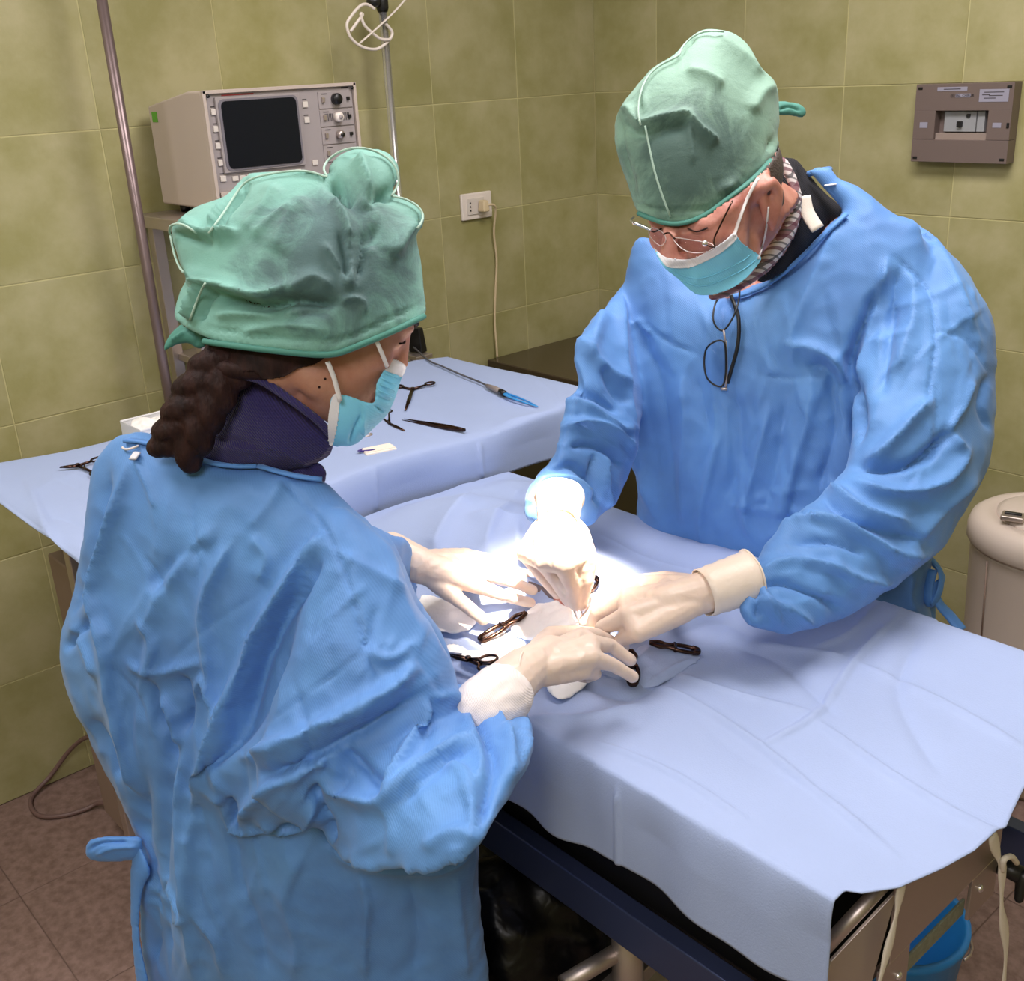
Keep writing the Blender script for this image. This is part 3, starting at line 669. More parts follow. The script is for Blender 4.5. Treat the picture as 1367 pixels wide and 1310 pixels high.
# drape (runs over the table across x; hangs on the +x side)  -- build with x and y exchanged
def swap_sheet():
    nx, ny = 150, 260; V = np.zeros((ny, nx, 3)); hang = .125; span = ix1 - ix0; tot = span + hang
    for j in range(ny):
        y = iy0 + (iy1 - iy0) * j / (ny - 1)
        far = ix0 + .02 * math.sin(y * 9) + (.0 if y < -1.05 else (y + 1.05) * 0.5)
        hg = hang + .008 * math.sin(y * 6 + 1) - .02 * (j / ny)
        for i in range(nx):
            s_ = i / (nx - 1) * (ix1 - far + hg) + far
            # right end (near the man): hem creeps back towards the wall corner
            if s_ <= ix1: x = s_; z = IZ - .012 * math.exp(-(ix1 - s_) / .010) * .5
            else: k = s_ - ix1; x = ix1 + .014 * (1 - math.exp(-k / .02)) + .006 * math.sin(y * 17) * min(k / .05, 1); z = IZ - .006 - k
            yy = y
            tt = (j / (ny - 1)); 
            if tt < .06: yy = y - .0
            V[j, i] = (x, yy, z)
            e = max(0, (iy0 + .03 - y) / .03); V[j, i, 2] -= e * e * .010
    V[..., 2] += .004 * np.sin(V[..., 1] * 11 + V[..., 0] * 7) * (V[..., 2] > IZ - .008)
    q = [(j * nx + i, j * nx + i + 1, (j + 1) * nx + i + 1, (j + 1) * nx + i) for j in range(ny - 1) for i in range(nx - 1)]
    s_ = Soft(V.reshape(-1, 3), None, np.array(q).ravel(), np.arange(len(q)) * 4, np.full(len(q), 4))
    s_.folds([([(640, 590), (643, 640)], .006, 3, 3), ([(500, 620), (502, 685)], .007, 3, 3), ([(670, 565), (755, 548)], .006, 6, 14), ([(60, 690), (100, 700), (130, 720)], -.003, 6, 8),
              ([(700, 500), (735, 520), (750, 545)], .003, 5, 5), ([(70, 640), (110, 655)], -.004, 8, 8), ([(560, 520), (620, 560)], -.002, 20, 20), ([(35, 640), (75, 735), (95, 790)], .01, 8, 14), ([(150, 625), (80, 640), (40, 665)], .005, 10, 20)])
    o = vf('instrument_drape', s_.V, q, M['drape']); md = o.modifiers.new('s', 'SOLIDIFY'); md.thickness = .0016; md.offset = 1
    return tag(o, 'light blue paper drape spread over the instrument table', 'drape')
swap_sheet()
# grey-blue end flap hanging from the far left corner
mb = MB(); P0, P1 = np.array([.30, -2.275, IZ - .01]), np.array([.52, -2.285, IZ - .012]); V = []; n = 14
for j in range(n):
    for i in range(n):
        a, b = i / (n - 1), j / (n - 1); V.append(P0 + (P1 - P0) * a * (1 - .3 * b) + np.array([0, -.012 * math.sin(a * 9) * b - .01, -.09 * b * (1 - .3 * a)]))
o = vf('drape_corner_flap', V, [(j * n + i, j * n + i + 1, (j + 1) * n + i + 1, (j + 1) * n + i) for j in range(n - 1) for i in range(n - 1)], M['drape'], bpy.data.objects['instrument_drape'])
md = o.modifiers.new('s', 'SOLIDIFY'); md.thickness = .0016
# ================================================================== OPERATING TABLE
RZ_ = .598; OZ = .9; oy0, oy1 = -1.965, -1.305
t = empty('operating_table', (1.75, -1.64, 0), 'stainless steel operating table under the large blue drape', 'operating table')
for nm, yc, tilt in (('table_panel', -1.80, .035), ('table_panel', -1.47, -.035)): MB().box((1.62, yc, OZ - .030), (1.24, .32, .012), rotm(-tilt, 0, 0)).build(nm, M['steel'], t, False, .003)
MB().box((1.62, -1.915, RZ_), (1.30, .03, .07)).build('side_rail', M['rail'], t, False, .003)
MB().box((1.62, -1.36, RZ_), (1.30, .03, .07)).build('side_rail', M['rail'], t, False, .003)
MB().box((1.575, -1.885, .742), (1.17, .012, .235)).build('gap_shade_panel', M['black'], t, False, .001); MB().box((1.60, -1.64, .60), (1.2, .46, .02)).build('under_shade_panel', M['black'], t, False, .001)  # black panels added to stand in for the shade under drape and table
# end plate with slot, seen at the near end
xe = 2.262; e = MB()
def plate(y0, y1, z0, z1): e.box((xe, (y0 + y1) / 2, (z0 + z1) / 2), (.005, y1 - y0, z1 - z0))
plate(-1.838, -1.555, .724, .868); plate(-1.86, -1.79, .64, .724); plate(-1.63, -1.555, .655, .724)
e.build('end_plate', M['steel'], t, False, .001)
MB().box((xe - .008, -1.71, .672), (.004, .168, .026)).build('slot_rim', M['slot_rim'], t, False, .001)
for yy, zz in ((-1.815, .690), (-1.607, .697)): MB().ellipsoid((xe + .004, yy, zz), np.diag([.004, .006, .006])).build('rivet', M['chrome'], t)
A_, B_ = X_(1198, 1190, xe), X_(1164, 1312, xe); C_, D_ = X_(1110, 1284, xe - .03), X_(1070, 1420, xe - .03); o_ = np.array([-.004, 0, 0])
MB().add([A_, B_, D_, C_, A_ + o_, B_ + o_, D_ + o_, C_ + o_], [(0, 3, 2, 1), (4, 5, 6, 7), (0, 1, 5, 4), (1, 2, 6, 5), (2, 3, 7, 6), (3, 0, 4, 7)]).build('corner_gusset', M['steel'], t, False, .0005)
MB().tube([A_ + (-.012, 0, .012), C_ + (-.012, 0, .010)], .009, 10).build('gusset_lip', M['steel'], t)
MB().box((1.45, -1.66, .32), (.16, .16, .54)).build('column_core', M['black'], t, False, .003)
MB().lathe([(.026, .03), (.026, .60)], (1.812, -1.822, 0), 24).build('column', M['steel'], t)
MB().lathe([(.036, .03), (.036, .68)], (1.30, -1.62, 0), 24).build('column', M['steel'], t)
MB().tube([Z(836, 1264, .42), Z(752, 1314, .42)], .0145, 16).build('foot_bar', M['steel'], t)
MB().box(Z(790, 1275, .33), (.20, .28, .03), rotm(0, 0, .1)).build('tray_plate', M['steel'], t, False, .003)
MB().box((1.56, -1.66, .03), (.9, .5, .05)).build('base_plate', M['steel'], t, False, .01)
for xx in (1.12,):
    for yy in (-1.84, -1.44): MB().box((xx, yy, .37), (.04, .04, .64)).build('leg', M['rail'], t, False, .003)
kb = X_(1355, 1165, 2.285)
MB().tube([kb + (-.03, .0, .0), kb + (.01, 0, 0)], .013, 14).build('clamp_knob', M['black'], t)
MB().limb([(kb + (.012, 0, 0), .011), (X_(1360, 1200, 2.30), .006)]).build('clamp_lever', M['black'], t)
# plastic sheet & blue bucket below
t = empty('blue_bucket', (2.26, -1.53, 0), 'blue plastic bucket on the floor seen through the slot of the table end', 'bucket')
bk = Z(1192, 1222, .26); bk[2] = 0
MB().lathe([(.10, 0), (.105, .01), (.13, .24), (.136, .25), (.136, .262), (.124, .262), (.10, .02), (.001, .018)], bk, 32).build('bucket_body', M['blue_plastic'], t)
MB().tube([bk + (.14 * math.cos(a_), .14 * math.sin(a_), .25 - .05 * abs(math.sin(a_))) for a_ in np.linspace(0, math.pi, 16)], .003, 6).build('bail_handle', M['steel'], t)
# black bag
s_ = MB(); c0 = Z(700, 1230, .25)
for k in range(9):
    an = k * 2.4; s_.ellipsoid((1.50 + .15 * math.cos(an), -1.90 + .09 * math.sin(an), .25 + .05 * math.sin(an * 1.7)), np.diag([.15, .12, .25]))
bs = weld([s_], .012, 4); bs.noise(.02, 7); bs.noise(.012, 16, True); bs.V[:, 2] = np.maximum(bs.V[:, 2], .003)
tag(bs.build('bin_bag', M['black_gloss']), 'glossy black plastic waste bag on the floor under the operating table', 'bag')
# ------------------------------------------------------------------ main drape
def body_bulge(x, y, z):
    b = .075 * np.exp(-((y + 1.66) / .17) ** 2) * (1 / (1 + np.exp((x - 1.78) / .045))) * (1 / (1 + np.exp((1.05 - x) / .05)))
    b = b + .035 * np.exp(-((y + 1.62) / .16) ** 2 - ((x - 1.28) / .16) ** 2) + .03 * np.exp(-((y + 1.40) / .07) ** 2 - ((x - 1.12) / .1) ** 2)
    top = np.clip((z - (OZ - .03)) / .02, 0, 1); return b * top - .02 * np.exp(-((x - 1.66) / .05) ** 2 - ((y + 1.79) / .05) ** 2) * top
_ex = np.array([Z(u, v, .9)[:2] for u, v in ((1128, 1190), (1150, 1194), (1200, 1187), (1260, 1161), (1300, 1139), (1325, 1116), (1343, 1106), (1351, 1086), (1367, 1052))]); _ex = np.vstack([_ex, [[2.345, -1.50], [2.30, -1.30]]])
def x1f(y): return float(np.interp(y, _ex[:, 1], _ex[:, 0]))
def x1f_old(y):
    t_ = (y - oy0) / (oy1 - oy0); return 2.262 + .10 * math.sin(min(t_ * 1.25, 1) * math.pi / 2) - .035 * math.exp(-((t_ - .02) / .05) ** 2) * 0 + .006 * math.sin(t_ * 22)
def hang0(x): return .138 + .004 * math.sin(x * 9 + .6) + .016 / (1 + math.exp((x - 1.93) / .012))* 1.0 - .014 * math.exp(-((x - 1.90) / .05) ** 2)
STR = [([(860, 905), (960, 960), (1070, 1040), (1200, 1150)], 0.0076, 5, 5), ([(1085, 960), (1190, 1035), (1300, 1100), (1345, 1112)], 0.0076, 4, 6), ([(1200, 820), (1140, 885), (1090, 955), (1010, 1000)], 0.0076, 4, 5),
       ([(1140, 885), (1260, 940), (1367, 1000)], 0.0066, 4, 5), ([(1090, 955), (990, 930), (900, 900)], 0.0057, 4, 4), ([(980, 865), (1040, 885), (1120, 960)], -0.0057, 10, 10),
       ([(1230, 840), (1200, 930), (1260, 1040)], -0.0057, 14, 14), ([(790, 990), (900, 1035), (1000, 1100)], 0.0057, 4, 5), ([(700, 960), (780, 960), (860, 940)], 0.0076, 6, 8), ([(760, 905), (840, 930), (905, 890)], -0.0114, 8, 12),
       ([(825, 1050), (826, 1165)], 0.0076, 3, 3), ([(955, 770), (870, 750), (800, 715)], 0.0057, 4, 5), ([(560, 760), (640, 775), (700, 740)], 0.0133, 10, 16), ([(640, 650), (600, 700), (580, 745)], 0.0190, 12, 30), ([(620, 690), (720, 700), (770, 740)], 0.0114, 8, 12),
       ([(700, 650), (660, 700), (650, 740)], 0.0114, 8, 16), ([(1130, 880), (1060, 870), (1010, 860)], 0.0076, 6, 8), ([(1170, 810), (1130, 850), (1080, 870)], 0.0076, 5, 7), ([(600, 830), (640, 870), (700, 880)], 0.0114, 8, 12), ([(900, 850), (960, 830), (1010, 850)], -0.0076, 12, 12),
       ([(930, 960), (1010, 1020), (1150, 1070)], -0.0038, 20, 20), ([(690, 700), (700, 770), (740, 800)], 0.0114, 8, 14)]
drape, DV = sheet('patient_drape', lambda y: .97, x1f, oy0, oy1, OZ, hang0, lambda x: .16, 330, 240, 'large light blue paper drape covering patient and operating table', 'drape', STR, body_bulge, flare=.012, noise_amp=.003, seed=3)
def dz(x, y):                                                       # drape height
    top = DV[60:180].reshape(-1, 3); k = np.argmin((top[:, 0] - x) ** 2 + (top[:, 1] - y) ** 2); return top[k, 2]
def on(u, v, lift=0):                                               # point on the drape seen at a pixel
    z = .97
    for _ in range(12): p = Z(u, v, z); z = z + .6 * (dz(p[0], p[1]) + lift - z)
    return Z(u, v, z)
# cotton ties
for q, lab in (([(1203, 1182), (1198, 1215), (1186, 1265), (1172, 1320)], 'white cotton tie hanging over the table end at the near corner'), ([(1324, 1115), (1333, 1145), (1338, 1165), (1337, 1215), (1343, 1265), (1338, 1330)], 'white cotton tie hanging at the right corner beside the black knob')):
    P = smooth_poly([X_(u, v, 2.275 if q[0][0] < 1300 else 2.30) for u, v in q], 5)
    tag(MB().tube(P, [.0075 + .003 * math.sin(k * .8) for k in range(len(P))], 10, flat=.3, up=(1, 0, 0)).build('cotton_tie', M['webbing']), lab, 'tie', 'cotton ties at the table end')
P = [X_(1338, 1162, 2.302), X_(1340, 1148, 2.306), X_(1350, 1144, 2.306), X_(1357, 1152, 2.30)]
MB().tube(smooth_poly(P, 5), .004, 8).build('tie_loop', M['webbing'], bpy.data.objects['cotton_tie.001'])
# ================================================================== PEOPLE
def tfW(x, y): return (60 + x / 1.747, 560 + y / 1.747)
TW_ = (60, 560, 1.747); TM_ = (680, 200, 1.8719)
def head_parts(mb, c, f, u, s, k, male):
    c = np.array(c); f, u, s = [np.array(q) / np.linalg.norm(q) for q in (f, u, s)]
    B = np.stack([f, u, s], 1)
    H_ = lambda a, b, d: c + k * (B @ np.array([a, b, d]))
    def el(a, b, d, ra, rb, rd): mb.ellipsoid(H_(a, b, d), B @ np.diag([ra * k, rb * k, rd * k]), 24, 16)
    el(-.008, .058, 0, .094, .080, .074); el(.035, .02, 0, .062, .085, .062); el(.038, -.042, 0, .056, .060, .053); el(.045, -.02, 0, .052, .055, .060); cy = .014 if male else 0; el(.064, -.088 + cy, 0, .020, .018, .026)
    el(.076, .045, 0, .024, .030, .052); el(.085, -.055, 0, .020, .022, .026)
    for q in (-1, 1):
        el(.062, -.005, .036 * q, .028, .022, .022); el(.088, .044, .024 * q, .014, .007, .021); el(.014, -.050, .040 * q, .030, .032, .014)
        el(.083, .024, .031 * q, .011, .010, .013)                                                   # closed / lowered lids
        mb.limb([(H_(-.002, -.025, .073 * q), .006 * k), (H_(-.008, -.008, .077 * q), .008 * k), (H_(-.016, .018, .082 * q), .0075 * k), (H_(-.006, .034, .081 * q), .007 * k), (H_(.006, .030, .077 * q), .006 * k)])
        el(.002, .002, .071 * q, .012, .020, .006)
    nz = 0 if male else -.012
    mb.limb([(H_(.094, .038, 0), .009 * k), (H_(.108 + nz * .5, .010, 0), .010 * k), (H_(.120 + nz, -.014, 0), .0125 * k)])
    for q in (-1, 1): el(.106 + nz, -.018, .011 * q, .010, .008, .008)
    mb.limb([(H_(.1, -.046, -.018), .007 * k), (H_(.106, -.045, 0), .008 * k), (H_(.1, -.046, .018), .007 * k)])
    return H_
def build_eye(H_, k, q, parent):
    c = H_(.079, .023, .031 * q); MB().ball(c, .0115 * k).build('eyeball', M['plastic_white'], parent); 
# ---------------------------------------------------------------- woman
person_w = empty('person', (1.60, -2.30, 0), 'person seen from behind in blue gown, puffy green cap, dark braid and navy turtleneck', 'person')
fW, uW, sW = cv(.88, -.38, -.28), cv(.4, .9, .04), cv(.237, -.147, .944)
cW = D(430, 440, 1.38); kW = 1.04
mb = MB(); HW = head_parts(mb, cW, fW, uW, sW, kW, False)
wn = D(350, 620, 1.42)
mb.limb([(HW(-.02, -.01, 0), .060), (HW(-.045, -.075, 0), .054), (D(372, 560, 1.42), .050), (D(345, 620, 1.44), .056)])
wsh = [D(468, 752, 1.39), D(215, 715, 1.54)]
pel = D(372, 1060, 1.60)
mb.limb([(D(345, 650, 1.46), .06), (D(330, 760, 1.51), .08), (D(335, 900, 1.555), .08), (pel, .10)])
mb.limb([(wsh[0], .042), (D(345, 690, 1.47), .055), (wsh[1], .042)])
we, ww = D(500, 1040, 1.315), Z(665, 925, 1.02)
mb.limb([(wsh[0], .042), (we, .038)]); mb.limb([(we, .038), (ww, .025)]); mb.limb([(ww, .026), (Z(700, 900, 1.03), .024), (Z(745, 880, 1.015), .018)])
le = D(330, 900, 1.62); lw = Z(535, 742, 1.035)
mb.limb([(wsh[1], .05), (le, .042), (lw, .028)]); mb.limb([(lw, .026), (Z(600, 768, 1.005), .018)])
for dx, dy in ((-.08, 0.04), (.08, -.04)):
    p = np.array([pel[0] + dx, pel[1] + dy, 0]); mb.limb([(p + (0, 0, pel[2] - .04), .085), (p + (.01, 0, .48), .06), (p + (0, 0, .09), .042)]); mb.limb([(p + (-.02, -.05, .05), .042), (p + (.04, .15, .035), .034)])
bw_ = weld([mb], .0044, 8)
body_w = bw_.build('body', M['skin'], person_w)
# hair, nape and ear stud
mb = MB()
for a, b, d, ra, rb, rd in ((-.03, .05, 0, .078, .078, .0775), (-.062, .0, 0, .045, .06, .062), (-.05, -.035, .012, .035, .034, .05)): mb.ellipsoid(HW(a, b, d), np.stack([fW, uW, sW], 1) @ np.diag([ra * kW, rb * kW, rd * kW]), 24, 16)
hs = weld([mb], .004, 4); hs.noise(.004, 60, stretch=(1, 1, .4)); hs.build('hair', M['hair'], person_w)
P = smooth_poly([D(318, 468, 1.35), D(292, 500, 1.345), D(268, 535, 1.35), D(250, 572, 1.36), D(236, 600, 1.375)], 5)
mb = MB(); 
for i in range(11):
    t_ = i / 10 * (len(P) - 1); j = min(int(t_), len(P) - 2); p = P[j] + (P[j + 1] - P[j]) * (t_ - j); q = -1 if i % 2 else 1
    ax = P[min(j + 1, len(P) - 1)] - P[j]; ax /= np.linalg.norm(ax); sd = np.cross(ax, cv(0, 0, 1)); sd /= np.linalg.norm(sd); fr = np.cross(sd, ax)
    r_ = .028 + .004 * math.sin(i / 10 * 3.1)
    A = np.stack([(ax * .9 + sd * q * .7) * .026, (sd * .8 - ax * q * .6) * .016, fr * .021], 1) * (r_ / .026)
    mb.ellipsoid(p + sd * q * .013, A, 14, 10)
hb = weld([mb], .003, 1); hb.noise(.0022, 120, stretch=(1, .6, .4)); hb.noise(.001, 260)
hb.build('braid', M['hair'], person_w)
MB().limb([(D(296, 492, 1.335), .012), (D(322, 494, 1.328), .012), (D(352, 500, 1.325), .007)]).build('nape_curl', M['hair'], person_w)
MB().ball(HW(.004, -.028, .083), .0025).build('ear_stud', M['chrome'], person_w)
# mole marks
for a, b, d in ((.012, -.052, .0635), (.035, -.018, .0665)): pass
# navy turtleneck
col_o = [(318, 498), (345, 505), (385, 530), (425, 560), (443, 582), (441, 604), (425, 616), (400, 626), (350, 640), (300, 640), (262, 625), (262, 600), (285, 560), (300, 525)]
sw = weld([inflate(col_o, [(300, 520, 1.40), (430, 590, 1.41), (330, 640, 1.44)], 1.0, 2.5)], .004, 3)
sw.folds([([(330, 498), (300, 560), (280, 585), (330, 592), (400, 615)], -.006, 5, 5), ([(290, 600), (350, 598), (420, 622)], .006, 8, 8), ([(440, 590), (425, 608), (400, 614)], .004, 5, 5), ([(265, 615), (310, 625), (350, 622)], -.005, 4, 4)])
sw.build('turtleneck', M['navy'], person_w)
sw2 = weld([inflate([(195, 590), (215, 572), (260, 582), (320, 596), (400, 612), (434, 622), (425, 650), (330, 665), (230, 640)], [(200, 600, 1.5), (430, 620, 1.42), (300, 650, 1.48)], .8, 3)], .005, 3)
sw2.build('sweater_shoulder', M['navy'], person_w)
# gown
T = [(152, 597), (166, 583), (196, 585), (250, 606), (300, 618), (345, 618), (395, 632), (428, 636), (449, 654), (478, 680), (497, 697), (529, 722), (544, 755), (558, 795), (584, 846), (601, 900), (606, 950), (625, 1040), (639, 1132), (643, 1200), (649, 1275), (655, 1345), (668, 1500), (560, 1520), (400, 1525), (250, 1490),
     (228, 1400), (200, 1310), (190, 1245), (186, 1178), (188, 1124), (178, 1100), (163, 1062), (146, 1029), (124, 984), (103, 949), (84, 900), (79, 862), (86, 829), (103, 783), (114, 726), (125, 665), (134, 623)]
gt = inflate(T, [(340, 640, 1.425), (340, 900, 1.52), (420, 1400, 1.70), (200, 900, 1.54), (560, 900, 1.46)], .62, 3.5, n=3)
AR = [(420, 700), (455, 672), (500, 705), (528, 728), (543, 760), (556, 798), (582, 846), (600, 905), (604, 960), (560, 1060), (470, 1100), (380, 1095), (340, 1050), (350, 980), (385, 870)]
ga = inflate(AR, [(480, 720, 1.365), (430, 1050, 1.335), (600, 930, 1.37)], .85, 3.5)
FA = [(400, 905), (470, 905), (540, 915), (600, 922), (633, 917), (665, 927), (694, 945), (710, 968), (711, 992), (701, 1020), (681, 1046), (667, 1086), (641, 1126), (600, 1151), (548, 1163), (500, 1156), (460, 1141), (440, 1122), (425, 1100), (330, 1104), (275, 1088), (262, 1075), (285, 1035), (330, 985)]
gf = inflate(FA, [(280, 1050, 1.455), (440, 1040, 1.35), (560, 1040, 1.31), (690, 960, 1.40), (400, 910, 1.37)], .80, 3)
LA = [(440, 690), (520, 712), (548, 722), (556, 760), (560, 800), (520, 860), (430, 860), (400, 760)]
gl = inflate(LA, [(440, 700, 1.50), (550, 740, 1.72), (430, 840, 1.60)], .8, 4)
gw = weld([gt, ga, gf, gl], .0052, 5)
z_ = gw.V[:, 2]; gw.V[:, 2] = np.where(z_ < .34, .34 + (z_ - .34) * .1, z_)
gw.noise(.009, 4, off=3); gw.noise(.006, 9, True, stretch=(1.2, 1.2, .45)); gw.noise(.0022, 24, True)
WS = [([(645, 275), (600, 330), (540, 420), (490, 510), (450, 610), (410, 720), (380, 800), (352, 900)], .022, 26, 9), ([(655, 300), (600, 400), (550, 490), (500, 620), (470, 740)], -.016, 10, 26),
      ([(495, 98), (560, 150), (610, 200), (655, 260), (690, 330), (720, 420), (745, 520), (775, 600), (795, 645)], -.004, 2.5, 2.5), ([(660, 290), (700, 320), (760, 350), (850, 400)], .004, 8, 14),
      ([(480, 730), (600, 650), (740, 545)], -.003, 2.5, 2.5), ([(740, 530), (800, 560), (860, 520)], .006, 8, 10),
      ([(460, 790), (530, 765), (600, 735), (690, 690), (780, 640), (850, 585), (880, 590)], .016, 12, 20), ([(500, 830), (600, 800), (700, 745), (800, 690), (870, 640)], -.012, 8, 14),
      ([(445, 950), (480, 900), (530, 850), (600, 820), (650, 790), (690, 760)], .014, 9, 14), ([(380, 850), (420, 890), (445, 950), (500, 948), (600, 948), (632, 900)], .010, 6, 8),
      ([(420, 880), (440, 915), (450, 945)], -.016, 6, 7), ([(632, 850), (640, 900), (660, 950), (665, 1000)], -.016, 7, 9), ([(632, 848), (700, 870), (790, 893), (850, 840), (900, 800), (960, 760), (1010, 742)], .013, 9, 14),
      ([(795, 890), (820, 820), (850, 760), (880, 700), (890, 640)], .012, 7, 12), ([(820, 900), (870, 850), (930, 800), (1000, 770)], -.009, 6, 10), ([(700, 770), (750, 820), (795, 870)], -.010, 8, 10),
      ([(665, 1000), (740, 1035), (830, 1048), (930, 1045), (1000, 1000)], .008, 8, 12), ([(950, 650), (985, 680), (1000, 740), (1020, 800), (1010, 860)], .009, 5, 8), ([(985, 660), (1060, 710), (1085, 770), (1075, 850)], .012, 6, 9), ([(1040, 650), (1110, 700), (1125, 760), (1085, 845)], .008, 5, 7),
      ([(970, 665), (1020, 720), (1045, 790), (1040, 860), (1005, 960)], -.011, 5, 7), ([(800, 900), (810, 960), (805, 1020)], .004, 6, 8), ([(930, 800), (980, 830), (1000, 900), (1000, 970)], .008, 7, 9), ([(880, 1000), (960, 960), (1010, 990)], .006, 8, 9),
      ([(895, 640), (900, 700), (880, 760)], -.006, 5, 6), ([(900, 650), (960, 640), (1010, 640)], .006, 6, 7),
      ([(200, 90), (170, 200), (130, 330), (120, 420), (145, 520), (160, 640), (200, 800), (228, 960)], .012, 7, 16), ([(150, 120), (125, 260), (95, 380), (60, 460)], -.010, 9, 14), ([(125, 460), (80, 500), (45, 540)], -.010, 6, 8), ([(60, 480), (95, 520), (130, 600)], .008, 8, 10),
      ([(100, 700), (140, 760), (180, 840)], -.010, 12, 10), ([(190, 830), (215, 900), (230, 980)], -.008, 8, 8),
      ([(400, 250), (330, 320), (270, 420), (235, 500)], .008, 12, 16), ([(390, 290), (300, 330), (250, 400)], -.007, 14, 16), ([(440, 280), (390, 380), (372, 460), (385, 560), (405, 680)], .010, 9, 12),
      ([(240, 610), (262, 680), (290, 740), (300, 820)], -.013, 8, 10), ([(320, 600), (335, 660), (330, 730)], -.013, 6, 8), ([(350, 650), (370, 600), (405, 670), (390, 720)], .008, 6, 8), ([(270, 640), (300, 690), (312, 760)], .009, 6, 8), ([(190, 560), (240, 590), (310, 580), (380, 560)], .006, 7, 10), ([(220, 460), (250, 520), (240, 600)], .006, 7, 9),
      ([(480, 270), (520, 320), (500, 380)], .006, 10, 14), ([(560, 130), (520, 200), (470, 260)], .004, 12, 14), ([(210, 90), (240, 150), (260, 210)], .005, 4, 5),
      ([(330, 760), (320, 880), (330, 1000), (345, 1120), (350, 1310)], .012, 10, 16), ([(300, 780), (290, 900), (270, 1050), (285, 1300)], -.010, 10, 14), ([(350, 910), (348, 1010), (360, 1130), (410, 1220), (420, 1310)], .010, 8, 14),
      ([(230, 830), (222, 950), (240, 1080), (250, 1300)], -.012, 12, 14), ([(440, 960), (455, 1080), (500, 1200), (520, 1310)], -.006, 12, 16), ([(730, 1045), (752, 1120), (745, 1240), (750, 1310)], .006, 6, 10), ([(850, 1060), (870, 1180), (860, 1310)], -.005, 14, 14), ([(600, 1000), (560, 1100), (590, 1220), (580, 1310)], .006, 14, 18), ([(960, 1050), (965, 1150), (985, 1310)], .005, 8, 12),
      ([(300, 1170), (340, 1150), (350, 1150)], .006, 5, 6), ([(260, 1080), (300, 1110), (340, 1170)], .006, 5, 7)]
gw.folds(WS, TW_, 1.7)
def creases(n, box, ang, spread, L0, L1, a0, a1, rnd, avoid=None):
    out = []
    for _ in range(n):
        x, y = rnd.uniform(box[0], box[2]), rnd.uniform(box[1], box[3]); th = math.radians(ang + rnd.gauss(0, spread)); L_ = rnd.uniform(L0, L1); dx, dy = math.cos(th), math.sin(th); k = rnd.uniform(-.12, .12) * L_
        out.append(([(x - dx * L_ / 2, y - dy * L_ / 2), (x - dy * k, y + dx * k), (x + dx * L_ / 2, y + dy * L_ / 2)], rnd.uniform(a0, a1) * rnd.choice((-1, 1, 1)), rnd.uniform(2.5, 6), rnd.uniform(4, 11)))
    return out
rw = random.Random(11)
gw.folds(creases(46, (150, 700, 420, 1250), 88, 16, 60, 220, .002, .0045, rw) + creases(26, (360, 900, 690, 1140), 130, 30, 30, 110, .002, .005, rw) + creases(16, (400, 700, 590, 900), 110, 25, 40, 130, .002, .004, rw))
gw.smooth(0); gw.smooth(1, .3)
ev = list(range(len(gw.V)))
gown_w = gw.build('gown', M['gown'], person_w)
# neck binding, tab, ties
def surf(o_soft, u, v, off=.002):                                   # nearest visible vertex of a soft body at a pixel
    pr = project(o_soft.V); d = (pr[:, 0] - u) ** 2 + (pr[:, 1] - v) ** 2; c_ = np.nonzero(d < 60)[0]
    if not len(c_): c_ = np.argsort(d)[:6]
    i = c_[np.argmin(pr[c_, 2])]; return D(u, v, pr[i, 2] - off)
def line_on(o_soft, q, off=.002, n=5):
    P = [surf(o_soft, u, v, off) for u, v in smooth_poly(q, 3)]; P = [np.array(p) for p in P]
    for _ in range(2): P = [P[0]] + [(P[i - 1] + 2 * P[i] + P[i + 1]) / 4 for i in range(1, len(P) - 1)] + [P[-1]]
    return P
MB().tube(line_on(gw, [(166, 588), (196, 590), (250, 609), (300, 622), (343, 622)], .001), .005, 8, flat=.6).build('neck_binding', M['gown_tie'], gown_w)
MB().tube(line_on(gw, [(345, 622), (395, 636), (430, 640)], .001), .005, 8, flat=.6).build('neck_binding', M['gown_tie'], gown_w)
MB().tube(line_on(gw, [(183, 604), (177, 613)], .002), .006, 8, flat=.3).build('paper_tab', M['mask_white'], gown_w)
MB().tube(line_on(gw, [(163, 597), (169, 601), (185, 595)], .002), .0015, 8).build('neck_tie_end', M['plastic_white'], gown_w)
def band(q, d, w, m, par, name, thick=.35): return MB().tube(smooth_poly([D(*p) for p in q] if d is None else [D(u, v, d) for u, v in q], 5), w, 10, flat=thick).build(name, m, par)
bt = weld([inflate([(114, 1136), (122, 1122), (150, 1117), (185, 1118), (190, 1128), (182, 1146), (150, 1150), (122, 1148)], [(120, 1130, 1.60), (190, 1125, 1.58), (150, 1150, 1.60)], .9, 1.5)], .0025, 2)
bt.folds([([(118, 1136), (135, 1126), (170, 1124)], -.008, 3, 3), ([(128, 1142), (150, 1132), (185, 1130)], .005, 3, 4)]); bt.build('waist_tie_bow', M['gown_tie'], gown_w)
bt = weld([inflate([(182, 1130), (192, 1140), (200, 1165), (190, 1190), (186, 1250), (200, 1325), (186, 1330), (176, 1250), (174, 1170)], [(185, 1130, 1.58), (190, 1300, 1.64), (200, 1160, 1.58)], .9, 1.5)], .0025, 2); bt.build('waist_tie_tail', M['gown_tie'], gown_w)
